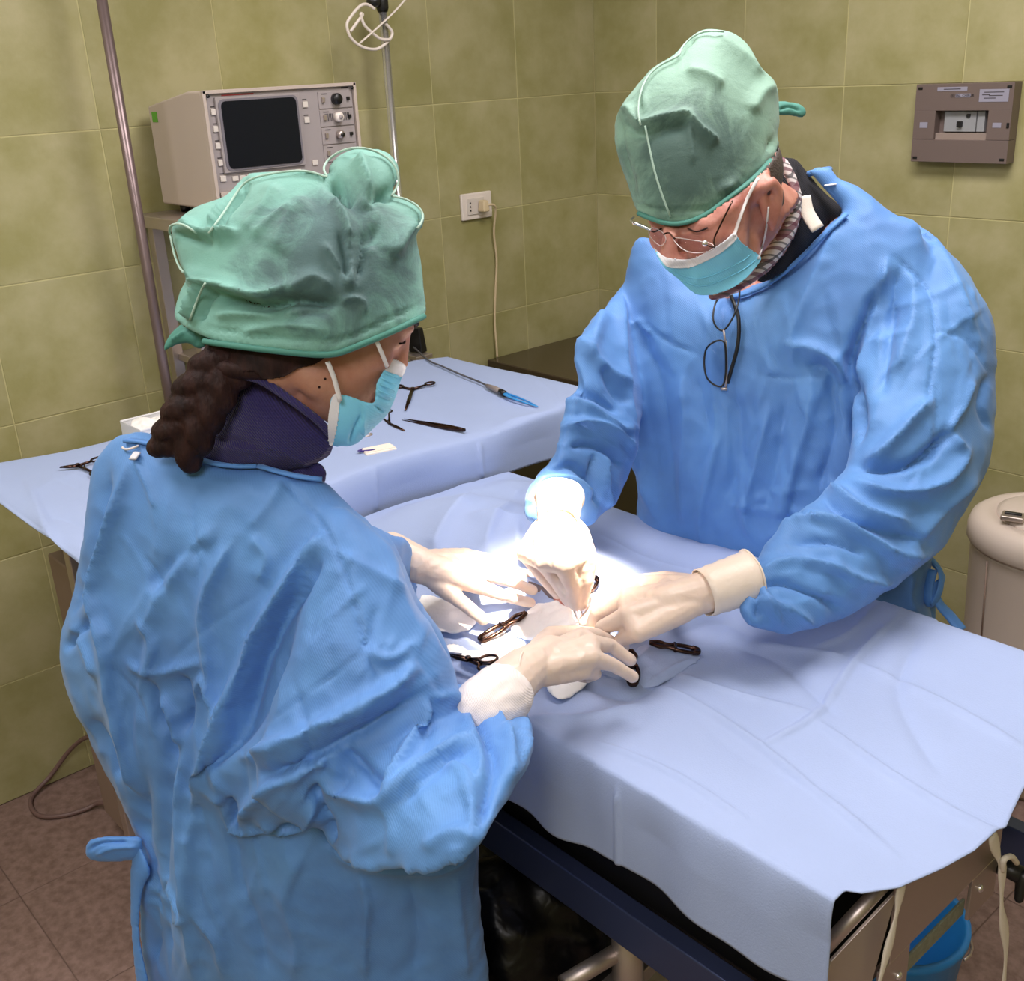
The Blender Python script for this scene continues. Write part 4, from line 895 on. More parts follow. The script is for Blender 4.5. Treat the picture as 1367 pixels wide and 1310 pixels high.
# cap
CW = [(228, 312), (238, 294), (262, 276), (300, 262), (322, 240), (332, 232), (370, 229), (405, 228), (436, 233), (440, 222), (452, 208), (474, 199), (500, 198), (522, 207), (531, 220), (532, 236), (524, 256), (538, 264), (556, 272), (566, 286), (564, 302), (556, 316), (562, 350), (566, 390), (568, 418), (550, 432), (500, 452), (458, 468), (440, 474), (400, 470), (340, 464), (300, 458), (270, 448), (240, 432), (233, 418), (240, 390), (248, 372), (238, 350)]
CWX = CW[:CW.index((568, 418)) + 1] + [(572, 450), (556, 500), (500, 560), (420, 580), (330, 560), (262, 520), (232, 470)] + CW[CW.index((240, 432)) + 1:]
ct = weld([inflate(CWX, [(400, 230, 1.385), (240, 330, 1.42), (560, 420, 1.40), (400, 470, 1.38)], .95, 2.5, n=4)], .0042, 4)
ct.noise(.006, 14, off=9)
TC = (180, 170, 2.787)
CS = [([(785, 610), (760, 520), (700, 430)], .005, 5, 5), ([(795, 600), (800, 500), (790, 380)], .006, 4, 5), ([(810, 600), (840, 500), (850, 380)], -.005, 4, 5), ([(180, 725), (150, 680), (165, 590), (190, 555)], .006, 5, 8), ([(440, 420), (520, 350), (600, 300)], .005, 10, 10), ([(300, 700), (400, 690), (520, 700)], .005, 8, 8), ([(560, 720), (640, 690), (720, 690)], -.004, 6, 6), ([(130, 370), (190, 360), (270, 400), (400, 395)], .012, 6, 10), ([(150, 395), (200, 410), (300, 430)], -.006, 8, 8), ([(400, 210), (370, 260), (320, 320), (280, 390)], .012, 6, 5), ([(420, 200), (390, 260), (330, 330), (295, 400)], -.010, 5, 7),
      ([(180, 530), (250, 575), (330, 590), (480, 630), (560, 590)], .016, 10, 9), ([(270, 600), (380, 640), (500, 665), (600, 640), (760, 655)], -.014, 9, 10), ([(270, 590), (240, 640), (210, 720)], .012, 4, 7), ([(285, 600), (262, 660), (240, 720)], -.010, 5, 5),
      ([(720, 190), (725, 130), (760, 95), (830, 78)], -.004, 3, 6), ([(720, 190), (760, 230), (800, 300)], -.014, 10, 10), ([(960, 255), (900, 260), (870, 300)], -.012, 8, 10), ([(840, 110), (860, 200), (880, 310)], .012, 14, 16), ([(1040, 350), (1000, 400), (960, 480)], .008, 10, 14), ([(720, 190), (600, 165), (470, 175), (400, 210)], .005, 4, 5),
      ([(770, 560), (790, 480), (760, 380)], -.005, 8, 8), ([(820, 560), (860, 460), (900, 360)], -.006, 8, 8), ([(800, 610), (830, 520), (880, 430)], .006, 8, 9), ([(640, 260), (560, 380), (520, 470)], .006, 16, 18), ([(530, 210), (480, 310), (400, 400)], .006, 14, 18), ([(560, 620), (660, 560), (740, 600)], .006, 12, 14),
      ([(270, 745), (420, 770), (560, 785), (700, 795), (800, 780), (930, 720), (1080, 650)], -.004, 2.5, 2.5), ([(380, 770), (560, 735), (720, 760)], .004, 6, 6), ([(760, 660), (800, 635), (850, 650), (850, 700)], .005, 4, 5), ([(740, 250), (780, 330), (800, 420)], .007, 8, 10)]
ct.folds(CS, TC, 1.9)
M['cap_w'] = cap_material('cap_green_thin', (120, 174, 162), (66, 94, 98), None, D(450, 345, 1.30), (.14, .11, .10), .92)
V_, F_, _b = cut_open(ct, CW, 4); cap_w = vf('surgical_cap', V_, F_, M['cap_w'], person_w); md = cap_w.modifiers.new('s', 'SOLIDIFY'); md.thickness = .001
M['cap_seam'] = mat('seam_stitching', (176, 206, 192), .7, bump=.001, bscale=900); M['cap_edge'] = mat('cap_hem', (72, 134, 122), .7)
for q in ([(130, 400), (128, 375), (140, 362), (180, 360), (230, 395)], [(275, 395), (330, 320), (372, 255), (410, 205), (470, 180), (580, 162), (660, 165), (720, 190), (700, 160), (715, 125), (760, 90), (830, 74), (900, 90), (960, 130), (982, 185), (975, 225), (955, 255)], [(960, 258), (1010, 268), (1060, 300), (1074, 340), (1052, 375)], [(132, 400), (145, 470), (165, 520), (180, 540)], [(205, 715), (225, 660), (250, 600), (262, 580)]):
    MB().tube(line_on(ct, [(180 + x / 2.787, 170 + y / 2.787) for x, y in q], .0005), .0015, 7).build('cap_seam', M['cap_seam'], cap_w)
hem = line_on(ct, [(272, 456), (320, 463), (380, 470), (440, 475), (470, 465), (520, 445), (566, 422)], -.001); MB().tube(hem, .004, 8).build('cap_hem', M['cap_edge'], cap_w)
kn = weld([inflate([(218, 468), (228, 446), (248, 430), (268, 428), (278, 440), (276, 458), (266, 466), (252, 458), (236, 460)], [(220, 465, 1.40), (275, 430, 1.38), (270, 465, 1.38)], 1, 1.5)], .0025, 2)
kn.folds([([(250, 440), (262, 450), (262, 460)], -.006, 2, 2), ([(228, 455), (248, 442)], .004, 2, 3)]); kn.build('cap_tie_knot', M['cap_edge'], cap_w)
# mask
MW = [(443, 530), (456, 527), (472, 531), (488, 537), (500, 537), (502, 522), (504, 510), (512, 496), (520, 480), (532, 486), (541, 490), (535, 508), (528, 530), (518, 552), (505, 566), (490, 580), (472, 594), (445, 595), (440, 575), (440, 550)]
MWX = [(395, 520), (400, 470), (450, 450), (500, 455)] + MW[MW.index((532, 486)):MW.index((445, 595)) + 1] + [(410, 590)]
mk = weld([inflate(MWX, [(430, 470, 1.385), (430, 590, 1.385), (535, 490, 1.405), (500, 560, 1.395)], 1.22, 1.5)], .0024, 3)
TK = (400, 420, 6.55)
mk.folds([([(540, 790), (550, 880), (490, 1000), (440, 1140)], -.006, 3, 4), ([(560, 800), (550, 950), (555, 1060)], .005, 4, 3), ([(650, 790), (740, 860)], -.004, 2, 2), ([(660, 700), (720, 730), (800, 760)], -.003, 1.5, 2), ([(700, 600), (800, 640), (840, 650)], .002, 2, 3)], TK)
V_, F_, _b = cut_open(mk, MW, 5); mask_w = vf('face_mask', V_, F_, M['mask'], person_w); md = mask_w.modifiers.new('s', 'SOLIDIFY'); md.thickness = .001
bvk = bvh_of([mask_w])
for k in range(4):
    MB().tube(line_on(mk, [(510 - k * .0 + (0), 496 + 0)] if False else [(512 - 2.5 * k, 497 + 8 * k), (531 - 2 * k, 506 + 8 * k)], .0005), .0008, 5).build('mask_pleat', M['mask'], mask_w)
cover('nose_band', [(519, 479), (541, 488), (537, 503), (531, 501), (513, 493)], bvk, .0012, M['mask_white'], mask_w, 1.2, 10)
cover('side_seam', [(444, 529), (453, 530), (451, 560), (444, 593), (439, 590), (438, 560)], bvk, .0012, M['mask_white'], mask_w, 1.2, 10)
MB().tube(smooth_poly([D(437, 483, 1.305), D(446, 505, 1.308), D(454, 536, 1.318)], 4), .0034, 8, flat=.4).build('ear_loop', M['white_cord'], mask_w)
MB().tube(smooth_poly([D(500, 450, 1.308), D(508, 468, 1.315), D(517, 490, 1.335)], 4), .0030, 8, flat=.4).build('ear_loop', M['white_cord'], mask_w)
mb = MB(); mb.tube(smooth_poly([HW(.094, .030, .017), HW(.0945, .026, .028), HW(.088, .022, .040)], 4), .0014, 6); mb.build('eyelashes', M['hair'], person_w)
MB().tube(smooth_poly([HW(.100, .050, .012), HW(.100, .054, .024), HW(.092, .05, .040)], 4), [.002, .0025, .003, .003, .003, .003, .0025, .002, .001][:9], 6).build('eyebrow', M['hair'], person_w)
# ---------------------------------------------------------------- hands
def hand(name, wrist, knuckles, fingers, thumb, parent, mat_, rk=.0125, rf=.0088, extra=()):
    mb = MB(); w_, rw = wrist[0], wrist[1]
    for kx in knuckles: mb.limb([(w_, rw * .62), ((np.array(w_) * .45 + np.array(kx) * .55), rk * 1.25), (kx, rk)])
    for a, b in zip(knuckles[:-1], knuckles[1:]): mb.limb([(np.array(w_) * .4 + np.array(a) * .6, rk * 1.15), (np.array(w_) * .4 + np.array(b) * .6, rk * 1.15)]); mb.limb([(a, rk * .95), (b, rk * .95)])
    for i, fg in enumerate(fingers):
        f_ = rf * (1, 1.02, .98, .86)[i]; pts = [(knuckles[i], rk * .95)] + [(p, f_ * (1.05 - .10 * j)) for j, p in enumerate(fg)]; mb.limb(pts)
    mb.limb([(w_, rw * .6), (thumb[0], .0155), (thumb[1], .0115), (thumb[2], .0098)])
    for a in extra: mb.limb(a)
    hs_ = weld([mb], .0021, 3); hs_.noise(.0008, 60, True); return hs_, hs_.build(name, mat_, parent)
G = M['glove']
# woman's near (right) hand
wr = Z(688, 902, 1.03)
h1, o1 = hand('glove', (wr, .030), [Z(778, 850, 1.02), Z(788, 860, 1.03), Z(788, 878, 1.025), Z(778, 894, 1.01)],
     [[Z(798, 848, 1.005), Z(815, 856, .985)], [Z(815, 862, 1.005), Z(842, 882, .975)], [Z(818, 888, 1.0), Z(845, 904, .972)], [Z(795, 900, .99), Z(785, 905, .975), Z(765, 903, .97)]],
     [Z(735, 850, 1.0), Z(770, 845, .985), Z(796, 846, .975)], person_w, G, .0145, .0095, extra=[[(Z(680, 914, 1.028), .0345), (Z(698, 897, 1.03), .032), (Z(735, 875, 1.025), .026)], [(Z(735, 872, 1.025), .025), (Z(765, 872, 1.02), .021)]])
MB().tube([Z(697, 905, 1.03) + .0335 * (np.array([0, 0, 1.]) * math.cos(a) + np.array([.62, -.78, 0]) * math.sin(a)) * 1.0 for a in np.linspace(0, 2 * math.pi, 26)[:-1]], .0016, 6, closed=True).build('glove_ring', M['glove_cuff'], o1)
cu = weld([MB().limb([(Z(645, 950, 1.015), .043), (Z(670, 928, 1.022), .0415)])], .003, 2); cu.noise(.0015, 70); cu.build('knit_cuff', M['knit'], person_w)
# woman's far (left) hand
wr = Z(548, 750, 1.035)
h2, o2 = hand('glove', (wr, .030), [Z(636, 782, 1.005), Z(642, 766, 1.01), Z(634, 752, 1.005), Z(622, 742, .995)],
     [[Z(672, 795, .995), Z(708, 805, .968)], [Z(680, 776, .995), Z(711, 788, .972)], [Z(672, 760, .992), Z(702, 771, .968)], [Z(648, 744, .985), Z(668, 749, .970)]],
     [Z(592, 785, 1.0), Z(618, 805, .985), Z(645, 827, .962)], person_w, G, .0135, .0092, extra=[[(Z(522, 738, 1.045), .034), (Z(562, 756, 1.03), .030)], [(Z(562, 756, 1.03), .029), (Z(600, 768, 1.015), .024)]])
# ---------------------------------------------------------------- man
person_m = empty('person', (1.62, -1.08, 0), 'person bent forward facing us in blue gown, green cap, glasses and blue face mask', 'person')
fM, sM = cv(-.62, -.55, .56), cv(.74, -.15, .65); uM = cv(-.27, .82, .50)
cM = D(957, 282, 1.59); kM = 1.15
mb = MB(); HM = head_parts(mb, cM, fM, uM, sM, kM, True)
mb.limb([(HM(-.02, 0, 0), .070), (D(1020, 300, 1.70), .068), (D(1075, 330, 1.88), .072), (D(1090, 370, 1.97), .085)])
msh = [D(868, 445, 2.13), D(1222, 430, 1.93)]
pm = np.array([1.60, -1.12, .92])
mb.limb([(D(1075, 410, 2.02), .08), (D(1045, 520, 2.08), .11), (np.array([1.60, -1.12, 1.08]), .105), (pm, .12)])
mb.limb([(msh[0], .046), (D(1060, 410, 2.02), .075), (msh[1], .046)])
me_, mw_ = D(1225, 690, 1.79), Z(985, 785, 1.035)
mb.limb([(msh[1], .046), (me_, .040), (mw_, .025)]); mb.limb([(mw_, .028), (Z(920, 795, 1.03), .022)])
re_, rw_ = D(795, 575, 2.0), Z(750, 676, 1.12)
mb.limb([(msh[0], .046), (re_, .040), (rw_, .024)]); mb.limb([(rw_, .027), (Z(738, 720, 1.10), .02)])
for dx in (-.10, .10):
    p = np.array([1.62 + dx, -1.08, 0]); mb.limb([(p + (0, 0, .9), .105), (p + (0, .01, .5), .068), (p + (0, 0, .09), .048)]); mb.limb([(p + (0, .05, .05), .046), (p + (0, -.17, .036), .038)])
bm = weld([mb], .0044, 7); body_m = bm.build('body', M['skin_m'], person_m)
for q in (-1, 1):
    MB().tube(smooth_poly([HM(.0935, .018, .019 * q), HM(.0945, .014, .031 * q), HM(.088, .016, .043 * q)], 4), .0012, 6).build('eyelashes', M['hair'], person_m)
mb = MB(); mb.ellipsoid(HM(-.035, .035, 0), np.stack([fM, uM, sM], 1) @ np.diag([.072 * kM, .072 * kM, .071 * kM]), 24, 16); mb.ellipsoid(HM(-.055, -.01, 0), np.stack([fM, uM, sM], 1) @ np.diag([.045 * kM, .04 * kM, .060 * kM]), 24, 16)
weld([mb], .004, 3).build('hair', mat('short_grey_brown_hair', (84, 74, 70), .7, bump=.002, bscale=300), person_m)
# sweater, shirt collar, strap
SWM = [(1030, 215), (1046, 210), (1062, 214), (1078, 232), (1098, 256), (1124, 280), (1108, 300), (1070, 338), (1046, 362), (1020, 376), (1010, 370), (1030, 330), (1050, 290), (1040, 240)]
s1 = weld([inflate(SWM, [(1050, 215, 1.93), (1120, 282, 1.95), (1010, 372, 1.90)], .9, 2)], .0035, 3)
s1.folds([([(1064, 225), (1078, 262), (1090, 290), (1098, 304)], -.006, 3, 3), ([(1056, 222), (1072, 262), (1082, 300), (1088, 310)], .006, 4, 4)])
s1.build('sweater', M['black_knit'], person_m)
def plaid():
    m = bpy.data.materials.new('plaid_shirt'); m.use_nodes = True; N, L = m.node_tree.nodes, m.node_tree.links; bs = N['Principled BSDF']; bs.inputs['Roughness'].default_value = .8
    tc = N.new('ShaderNodeTexCoord'); rot = N.new('ShaderNodeMapping'); rot.inputs['Rotation'].default_value = (.4, .7, .5); L.new(tc.outputs['Object'], rot.inputs[0]); sx = N.new('ShaderNodeSeparateXYZ'); L.new(rot.outputs[0], sx.inputs[0])
    prev = None; c0 = srgb((226, 218, 220))
    for ax, per, wd, colr, off in ((0, .026, .26, (120, 52, 70), 0), (2, .020, .26, (110, 60, 76), .3), (0, .026, .12, (60, 60, 70), .5), (2, .020, .14, (90, 90, 92), .8)):
        mu = N.new('ShaderNodeMath'); mu.operation = 'MULTIPLY_ADD'; L.new(sx.outputs[ax], mu.inputs[0]); mu.inputs[1].default_value = 1 / per; mu.inputs[2].default_value = off
        fr = N.new('ShaderNodeMath'); fr.operation = 'FRACT'; L.new(mu.outputs[0], fr.inputs[0]); lt = N.new('ShaderNodeMath'); lt.operation = 'LESS_THAN'; L.new(fr.outputs[0], lt.inputs[0]); lt.inputs[1].default_value = wd
        ml = N.new('ShaderNodeMath'); ml.operation = 'MULTIPLY'; L.new(lt.outputs[0], ml.inputs[0]); ml.inputs[1].default_value = .8
        mx = N.new('ShaderNodeMix'); mx.data_type = 'RGBA'; L.new(ml.outputs[0], mx.inputs[0]); mx.inputs[7].default_value = srgb(colr)
        if prev is None: mx.inputs[6].default_value = c0
        else: L.new(prev, mx.inputs[6])
        prev = mx.outputs[2]
    L.new(prev, bs.inputs['Base Color']); return m
SH = [(1032, 212), (1042, 208), (1052, 216), (1062, 234), (1070, 262), (1068, 290), (1058, 318), (1040, 345), (1018, 368), (996, 383), (966, 398), (946, 399), (950, 390), (986, 372), (1008, 350), (1030, 322), (1046, 296), (1056, 268), (1050, 240)]
s2 = weld([inflate(SH, [(1042, 210, 1.80), (1065, 265, 1.82), (990, 375, 1.76)], .9, 1.6)], .0028, 2); s2.build('shirt_collar', plaid(), person_m)
MB().tube(smooth_poly([D(1073, 262, 1.865), D(1078, 284, 1.865), D(1092, 306, 1.86)], 4), .012, 12, flat=.25, up=cv(0, 0, 1)).build('strap', M['webbing'], person_m)
# gown
TM = [(855, 318), (880, 330), (920, 380), (960, 396), (1000, 388), (1040, 366), (1075, 335), (1108, 302), (1130, 283), (1110, 262), (1084, 236), (1078, 228), (1092, 224), (1108, 224), (1118, 240), (1145, 254), (1193, 288), (1230, 320), (1260, 380), (1270, 450), (1262, 560), (1250, 660), (1240, 740), (1236, 790), (1245, 850), (1240, 960), (1210, 1030), (1080, 1050), (950, 1000), (900, 900), (870, 800), (851, 697), (853, 660), (848, 630), (834, 600), (822, 560), (815, 500), (818, 440), (832, 396), (842, 350)]
g1 = inflate(TM, [(860, 420, 2.10), (1200, 400, 1.92), (980, 700, 2.15), (1220, 760, 2.02), (1060, 330, 1.93)], .62, 3.5, n=3, maxh=.19)
RS = [(842, 362), (830, 385), (806, 414), (781, 440), (768, 462), (765, 485), (771, 515), (757, 529), (753, 550), (748, 575), (742, 606), (722, 630), (704, 654), (699, 672), (703, 692), (722, 700), (760, 706), (781, 703), (800, 692), (818, 672), (833, 650), (842, 620), (852, 560), (868, 480), (880, 410), (866, 370)]
g2 = inflate(RS, [(850, 380, 2.12), (790, 560, 2.0), (740, 690, 1.80), (830, 600, 2.0)], .95, 3)
LS = [(1180, 290), (1215, 300), (1246, 318), (1284, 353), (1310, 398), (1326, 440), (1330, 480), (1328, 530), (1323, 595), (1306, 643), (1283, 686), (1270, 713), (1262, 734), (1246, 746), (1214, 768), (1161, 806), (1107, 832), (1054, 845), (1011, 838), (990, 824), (985, 806), (990, 786), (1006, 764), (1024, 733), (1064, 693), (1096, 666), (1118, 645), (1134, 625), (1141, 590), (1138, 540), (1150, 470), (1165, 390), (1165, 320)]
g3 = inflate(LS, [(1220, 320, 1.93), (1250, 520, 1.85), (1230, 690, 1.79), (1000, 800, 1.61), (1100, 750, 1.70)], .85, 3)
gm = weld([g1, g2, g3], .0056, 5)
gm.noise(.009, 4, off=7); gm.noise(.006, 8, True, stretch=(1.2, 1.2, .45), off=2); gm.noise(.0022, 22, True)
MS = [([(285, 340), (280, 450), (290, 600), (325, 790), (370, 930)], .010, 9, 14), ([(330, 380), (340, 480), (380, 600), (400, 760), (420, 900)], -.006, 16, 16), ([(430, 560), (440, 700), (430, 850), (450, 960)], .007, 12, 14), ([(530, 700), (500, 820), (480, 930), (490, 1000)], .008, 8, 12), ([(650, 640), (620, 780), (590, 900), (620, 990)], .009, 8, 12), ([(560, 600), (580, 750), (530, 900)], -.007, 14, 14),
      ([(760, 560), (740, 700), (700, 830), (660, 950)], .009, 10, 16), ([(690, 620), (670, 780), (640, 900)], -.006, 12, 12), ([(800, 560), (815, 700), (770, 860)], -.008, 14, 12),
      ([(935, 330), (895, 420), (862, 500), (850, 560), (862, 640), (866, 740)], -.020, 14, 9), ([(850, 165), (790, 280), (720, 420), (680, 540)], .010, 16, 22), ([(945, 270), (920, 380), (890, 470), (870, 600)], .010, 8, 8), ([(980, 290), (960, 400), (940, 520), (930, 620)], -.010, 10, 12),
      ([(690, 490), (760, 495), (820, 530), (850, 600)], .010, 8, 14), ([(740, 540), (790, 545), (830, 600)], -.010, 8, 12), ([(280, 420), (340, 440), (400, 480), (470, 510)], -.003, 2.5, 4), ([(620, 560), (700, 570), (800, 560)], -.003, 3, 3), ([(300, 440), (320, 430), (350, 460)], .006, 5, 6),
      ([(960, 265), (1010, 310), (1055, 375), (1065, 470), (1055, 570), (1040, 650)], -.005, 2.5, 3), ([(1060, 455), (1110, 460), (1150, 480), (1200, 560)], -.003, 2.5, 3), ([(960, 165), (1060, 250), (1110, 340), (1150, 460)], .010, 14, 16), ([(1000, 300), (1010, 420), (960, 560)], .008, 12, 12), ([(1160, 560), (1130, 640), (1100, 700), (1140, 760)], .009, 8, 12), ([(1200, 560), (1180, 640), (1205, 700)], -.007, 6, 8),
      ([(1060, 620), (1000, 680), (930, 760), (880, 800)], .014, 10, 12), ([(1110, 700), (1040, 770), (960, 795), (860, 792)], -.018, 6, 10), ([(1150, 740), (1080, 830), (960, 860), (860, 830)], .012, 10, 12), ([(780, 862), (820, 895), (880, 930), (960, 960), (1040, 975)], -.012, 6, 8), ([(800, 830), (850, 880), (900, 910), (1000, 930)], .012, 8, 9),
      ([(640, 970), (700, 945), (790, 930), (870, 960), (960, 1005), (1060, 1015)], .012, 7, 10), ([(700, 980), (800, 975), (900, 1010)], -.010, 6, 7), ([(615, 1055), (700, 1030), (800, 1040), (900, 1080), (980, 1080)], .010, 6, 8), ([(610, 1090), (680, 1080), (760, 1110), (840, 1150)], -.011, 5, 7), ([(590, 1120), (640, 1130), (720, 1160), (760, 1190)], .009, 5, 6), ([(620, 1070), (640, 1120), (680, 1190)], .009, 5, 6), ([(600, 1060), (615, 1110), (620, 1180)], -.010, 4, 5), ([(1180, 820), (1080, 900), (1000, 1000)], .008, 10, 14),
      ([(130, 700), (180, 685), (240, 700), (310, 750)], .012, 7, 9), ([(150, 740), (220, 740), (290, 790)], -.010, 6, 8), ([(140, 625), (200, 650), (260, 690), (300, 700)], .012, 6, 9), ([(165, 600), (220, 620), (280, 660)], -.010, 6, 7), ([(170, 470), (220, 530), (290, 590)], .010, 9, 10), ([(230, 540), (260, 600), (290, 640)], -.009, 7, 8), ([(240, 760), (235, 830), (250, 900)], .010, 5, 7), ([(215, 760), (205, 830), (225, 890)], -.010, 4, 5), ([(60, 840), (110, 820), (170, 830), (210, 870)], .010, 5, 7), ([(100, 790), (160, 790), (200, 830)], -.009, 5, 6), ([(45, 890), (60, 860), (100, 840)], .006, 4, 5), ([(240, 400), (215, 460), (200, 520)], .009, 9, 12),
      ([(1010, 1060), (1000, 1120), (1020, 1160)], .006, 6, 7)]
gm.folds(MS, TM_, 1.7); rw = random.Random(5)
gm.folds(creases(40, (860, 420, 1130, 720), 88, 14, 50, 190, .0018, .0045, rw) + creases(30, (1010, 660, 1250, 830), 20, 25, 40, 130, .002, .005, rw) + creases(22, (1150, 330, 1310, 640), 100, 22, 50, 150, .002, .0045, rw) + creases(22, (705, 520, 850, 680), 45, 35, 30, 90, .002, .005, rw))
gm.smooth(0); gm.smooth(1, .3)
gown_m = gm.build('gown', M['gown'], person_m)
MB().tube(line_on(gm, [(1130, 286), (1108, 306), (1075, 339), (1040, 370), (1000, 391), (975, 396)], .001), .0065, 8, flat=.6).build('neck_binding', M['gown_tie'], gown_m)
MB().tube([D(1080, 232, 1.92), D(1096, 228, 1.93), D(1107, 226, 1.95)], .0075, 8, flat=.7).build('neck_binding', M['gown_tie'], gown_m)
MB().tube([D(1101, 248, 1.88), D(1116, 246, 1.88)], .004, 8, flat=.4).build('paper_tab', M['mask_white'], gown_m)
bt = weld([inflate([(1106, 226), (1114, 240), (1140, 252), (1138, 262), (1112, 256), (1100, 244)], [(1106, 230, 1.97), (1140, 256, 1.99), (1110, 256, 1.97)], .7, 1.5)], .003, 1); bt.build('neck_tie_fold', mat('gown_inner', (60, 120, 200), .6), gown_m)
for q in ([(1243, 745, 1.98), (1256, 765, 1.97), (1254, 790, 1.97), (1243, 808, 1.98), (1238, 790, 1.98), (1244, 760, 1.98)], [(1240, 748, 1.99), (1259, 770, 1.98), (1248, 785, 1.98), (1254, 806, 1.98), (1268, 822, 1.98), (1284, 842, 1.97)]):
    P = smooth_poly([D(*p) for p in q], 5); MB().tube(P, [.006 + .006 * (i / len(P)) for i in range(len(P))], 8, flat=.35).build('waist_tie', M['gown_tie'], gown_m)
bt = weld([inflate([(1216, 768), (1240, 752), (1246, 790), (1248, 835), (1222, 826), (1216, 800)], [(1220, 770, 2.02), (1246, 830, 2.06), (1220, 825, 2.05)], .7, 2)], .004, 2); bt.build('back_flap', M['gown_tie'], gown_m)
# cap
CM = [(820, 182), (822, 160), (828, 144), (843, 122), (870, 92), (900, 73), (917, 54), (938, 40), (962, 40), (982, 46), (1000, 62), (1017, 91), (1036, 112), (1040, 150), (1040, 192), (1030, 214), (1004, 242), (970, 266), (940, 289), (904, 300), (875, 294), (852, 284), (838, 246), (826, 212)]
CMX = CM[:CM.index((1040, 192)) + 1] + [(1046, 240), (1020, 320), (960, 370), (900, 370), (860, 330)] + CM[CM.index((838, 246)):]
cm = weld([inflate(CMX, [(935, 60, 1.57), (830, 180, 1.60), (1035, 180, 1.64), (905, 295, 1.575)], 1.08, 2.5, n=4)], .0042, 4); cm.noise(.004, 14, off=5)
TD = (780, 20, 2.52)
cm.folds([([(110, 330), (150, 320), (190, 365), (260, 350), (340, 335), (380, 350)], .008, 9, 5), ([(120, 350), (190, 400), (280, 375), (360, 365)], -.007, 6, 12), ([(350, 340), (400, 390), (450, 430)], .008, 6, 8), ([(195, 380), (225, 470), (250, 570), (295, 690)], .003, 3, 3), ([(210, 330), (200, 240), (250, 170), (320, 140)], .003, 3, 3), ([(350, 360), (360, 430), (365, 500)], .003, 3, 4), ([(340, 190), (400, 200), (470, 240)], .006, 10, 10), ([(150, 630), (290, 660), (450, 640), (560, 560), (640, 480)], -.003, 2.5, 2.5),
          ([(650, 240), (600, 260), (560, 330)], .006, 12, 14), ([(640, 440), (560, 520), (450, 600)], .006, 8, 8), ([(645, 400), (600, 480), (500, 570)], -.005, 6, 6), ([(320, 140), (330, 110), (370, 75)], -.006, 5, 5), ([(440, 70), (520, 130), (600, 200)], .006, 14, 16), ([(110, 340), (130, 450), (170, 600)], -.004, 5, 5)], TD, 1.6)
M['cap_m'] = cap_material('cap_green_man', (130, 168, 150), (56, 84, 82), None, D(930, 205, 1.50), (.12, .11, .085), .85)
V_, F_, _b = cut_open(cm, CM, 4); cap_m = vf('surgical_cap', V_, F_, M['cap_m'], person_m); md = cap_m.modifiers.new('s', 'SOLIDIFY'); md.thickness = .001
for q in ([(205, 372), (222, 460), (245, 560), (290, 680)], [(190, 370), (180, 320), (195, 240), (240, 175), (318, 140), (322, 120), (350, 85), (400, 54), (470, 56)]):
    MB().tube(line_on(cm, [(780 + x / 2.52, 20 + y / 2.52) for x, y in q], .0005), .0015, 7).build('cap_seam', M['cap_seam'], cap_m)
bt = weld([inflate([(1036, 136), (1050, 136), (1068, 140), (1076, 148), (1072, 156), (1056, 154), (1036, 152)], [(1036, 140, 1.66), (1076, 146, 1.68), (1040, 154, 1.66)], .8, 1.4)], .0024, 1); bt.folds([([(1040, 146), (1055, 142), (1068, 148)], -.005, 2, 2)]); bt.build('cap_tie', M['cap_edge'], cap_m)
# mask
MM = [(873, 332), (885, 344), (900, 347), (925, 346), (950, 334), (968, 322), (980, 312), (990, 324), (1003, 334), (1016, 344), (1008, 358), (995, 372), (978, 384), (955, 392), (938, 394), (925, 390), (905, 372), (885, 355)]
def wr_(u, v): return .0035 * math.exp(-((v - (352 - .28 * (u - 940))) / 2.0) ** 2) * 0
mask_m = cover('face_mask', MM, bvh_of([body_m]), .006, M['mask'], person_m, 1.8, 160)
bvk = bvh_of([mask_m])
cover('nose_band', [(873, 331), (886, 342), (902, 346), (925, 345), (950, 333), (968, 321), (979, 311), (984, 318), (970, 332), (952, 344), (925, 356), (902, 358), (888, 354)], bvk, .0012, M['mask_white'], mask_m, 1.4, 10)
for q in ([(896, 362), (935, 372), (985, 352), (1002, 340)], [(908, 374), (940, 382), (985, 364), (1008, 348)]): MB().tube([D(u, v, (hit_depth(bvk, u, v) or 1.5) - .0008) for u, v in smooth_poly(q, 5)], .0008, 5).build('mask_pleat', M['mask'], mask_m)
def dm(u, v, off=.003): 
    h = hit_depth(BVM, u, v); return D(u, v, (h or 1.55) - off)
BVM = bvh_of([body_m, mask_m])
MB().tube([dm(u, v) for u, v in smooth_poly([(980, 314), (988, 290), (998, 264), (1012, 238)], 5)], .0026, 8, flat=.5).build('ear_loop', M['white_cord'], mask_m)
MB().tube([dm(u, v) for u, v in smooth_poly([(1012, 346), (1020, 320), (1024, 295), (1026, 276)], 5)], .0026, 8, flat=.5).build('ear_loop', M['white_cord'], mask_m)
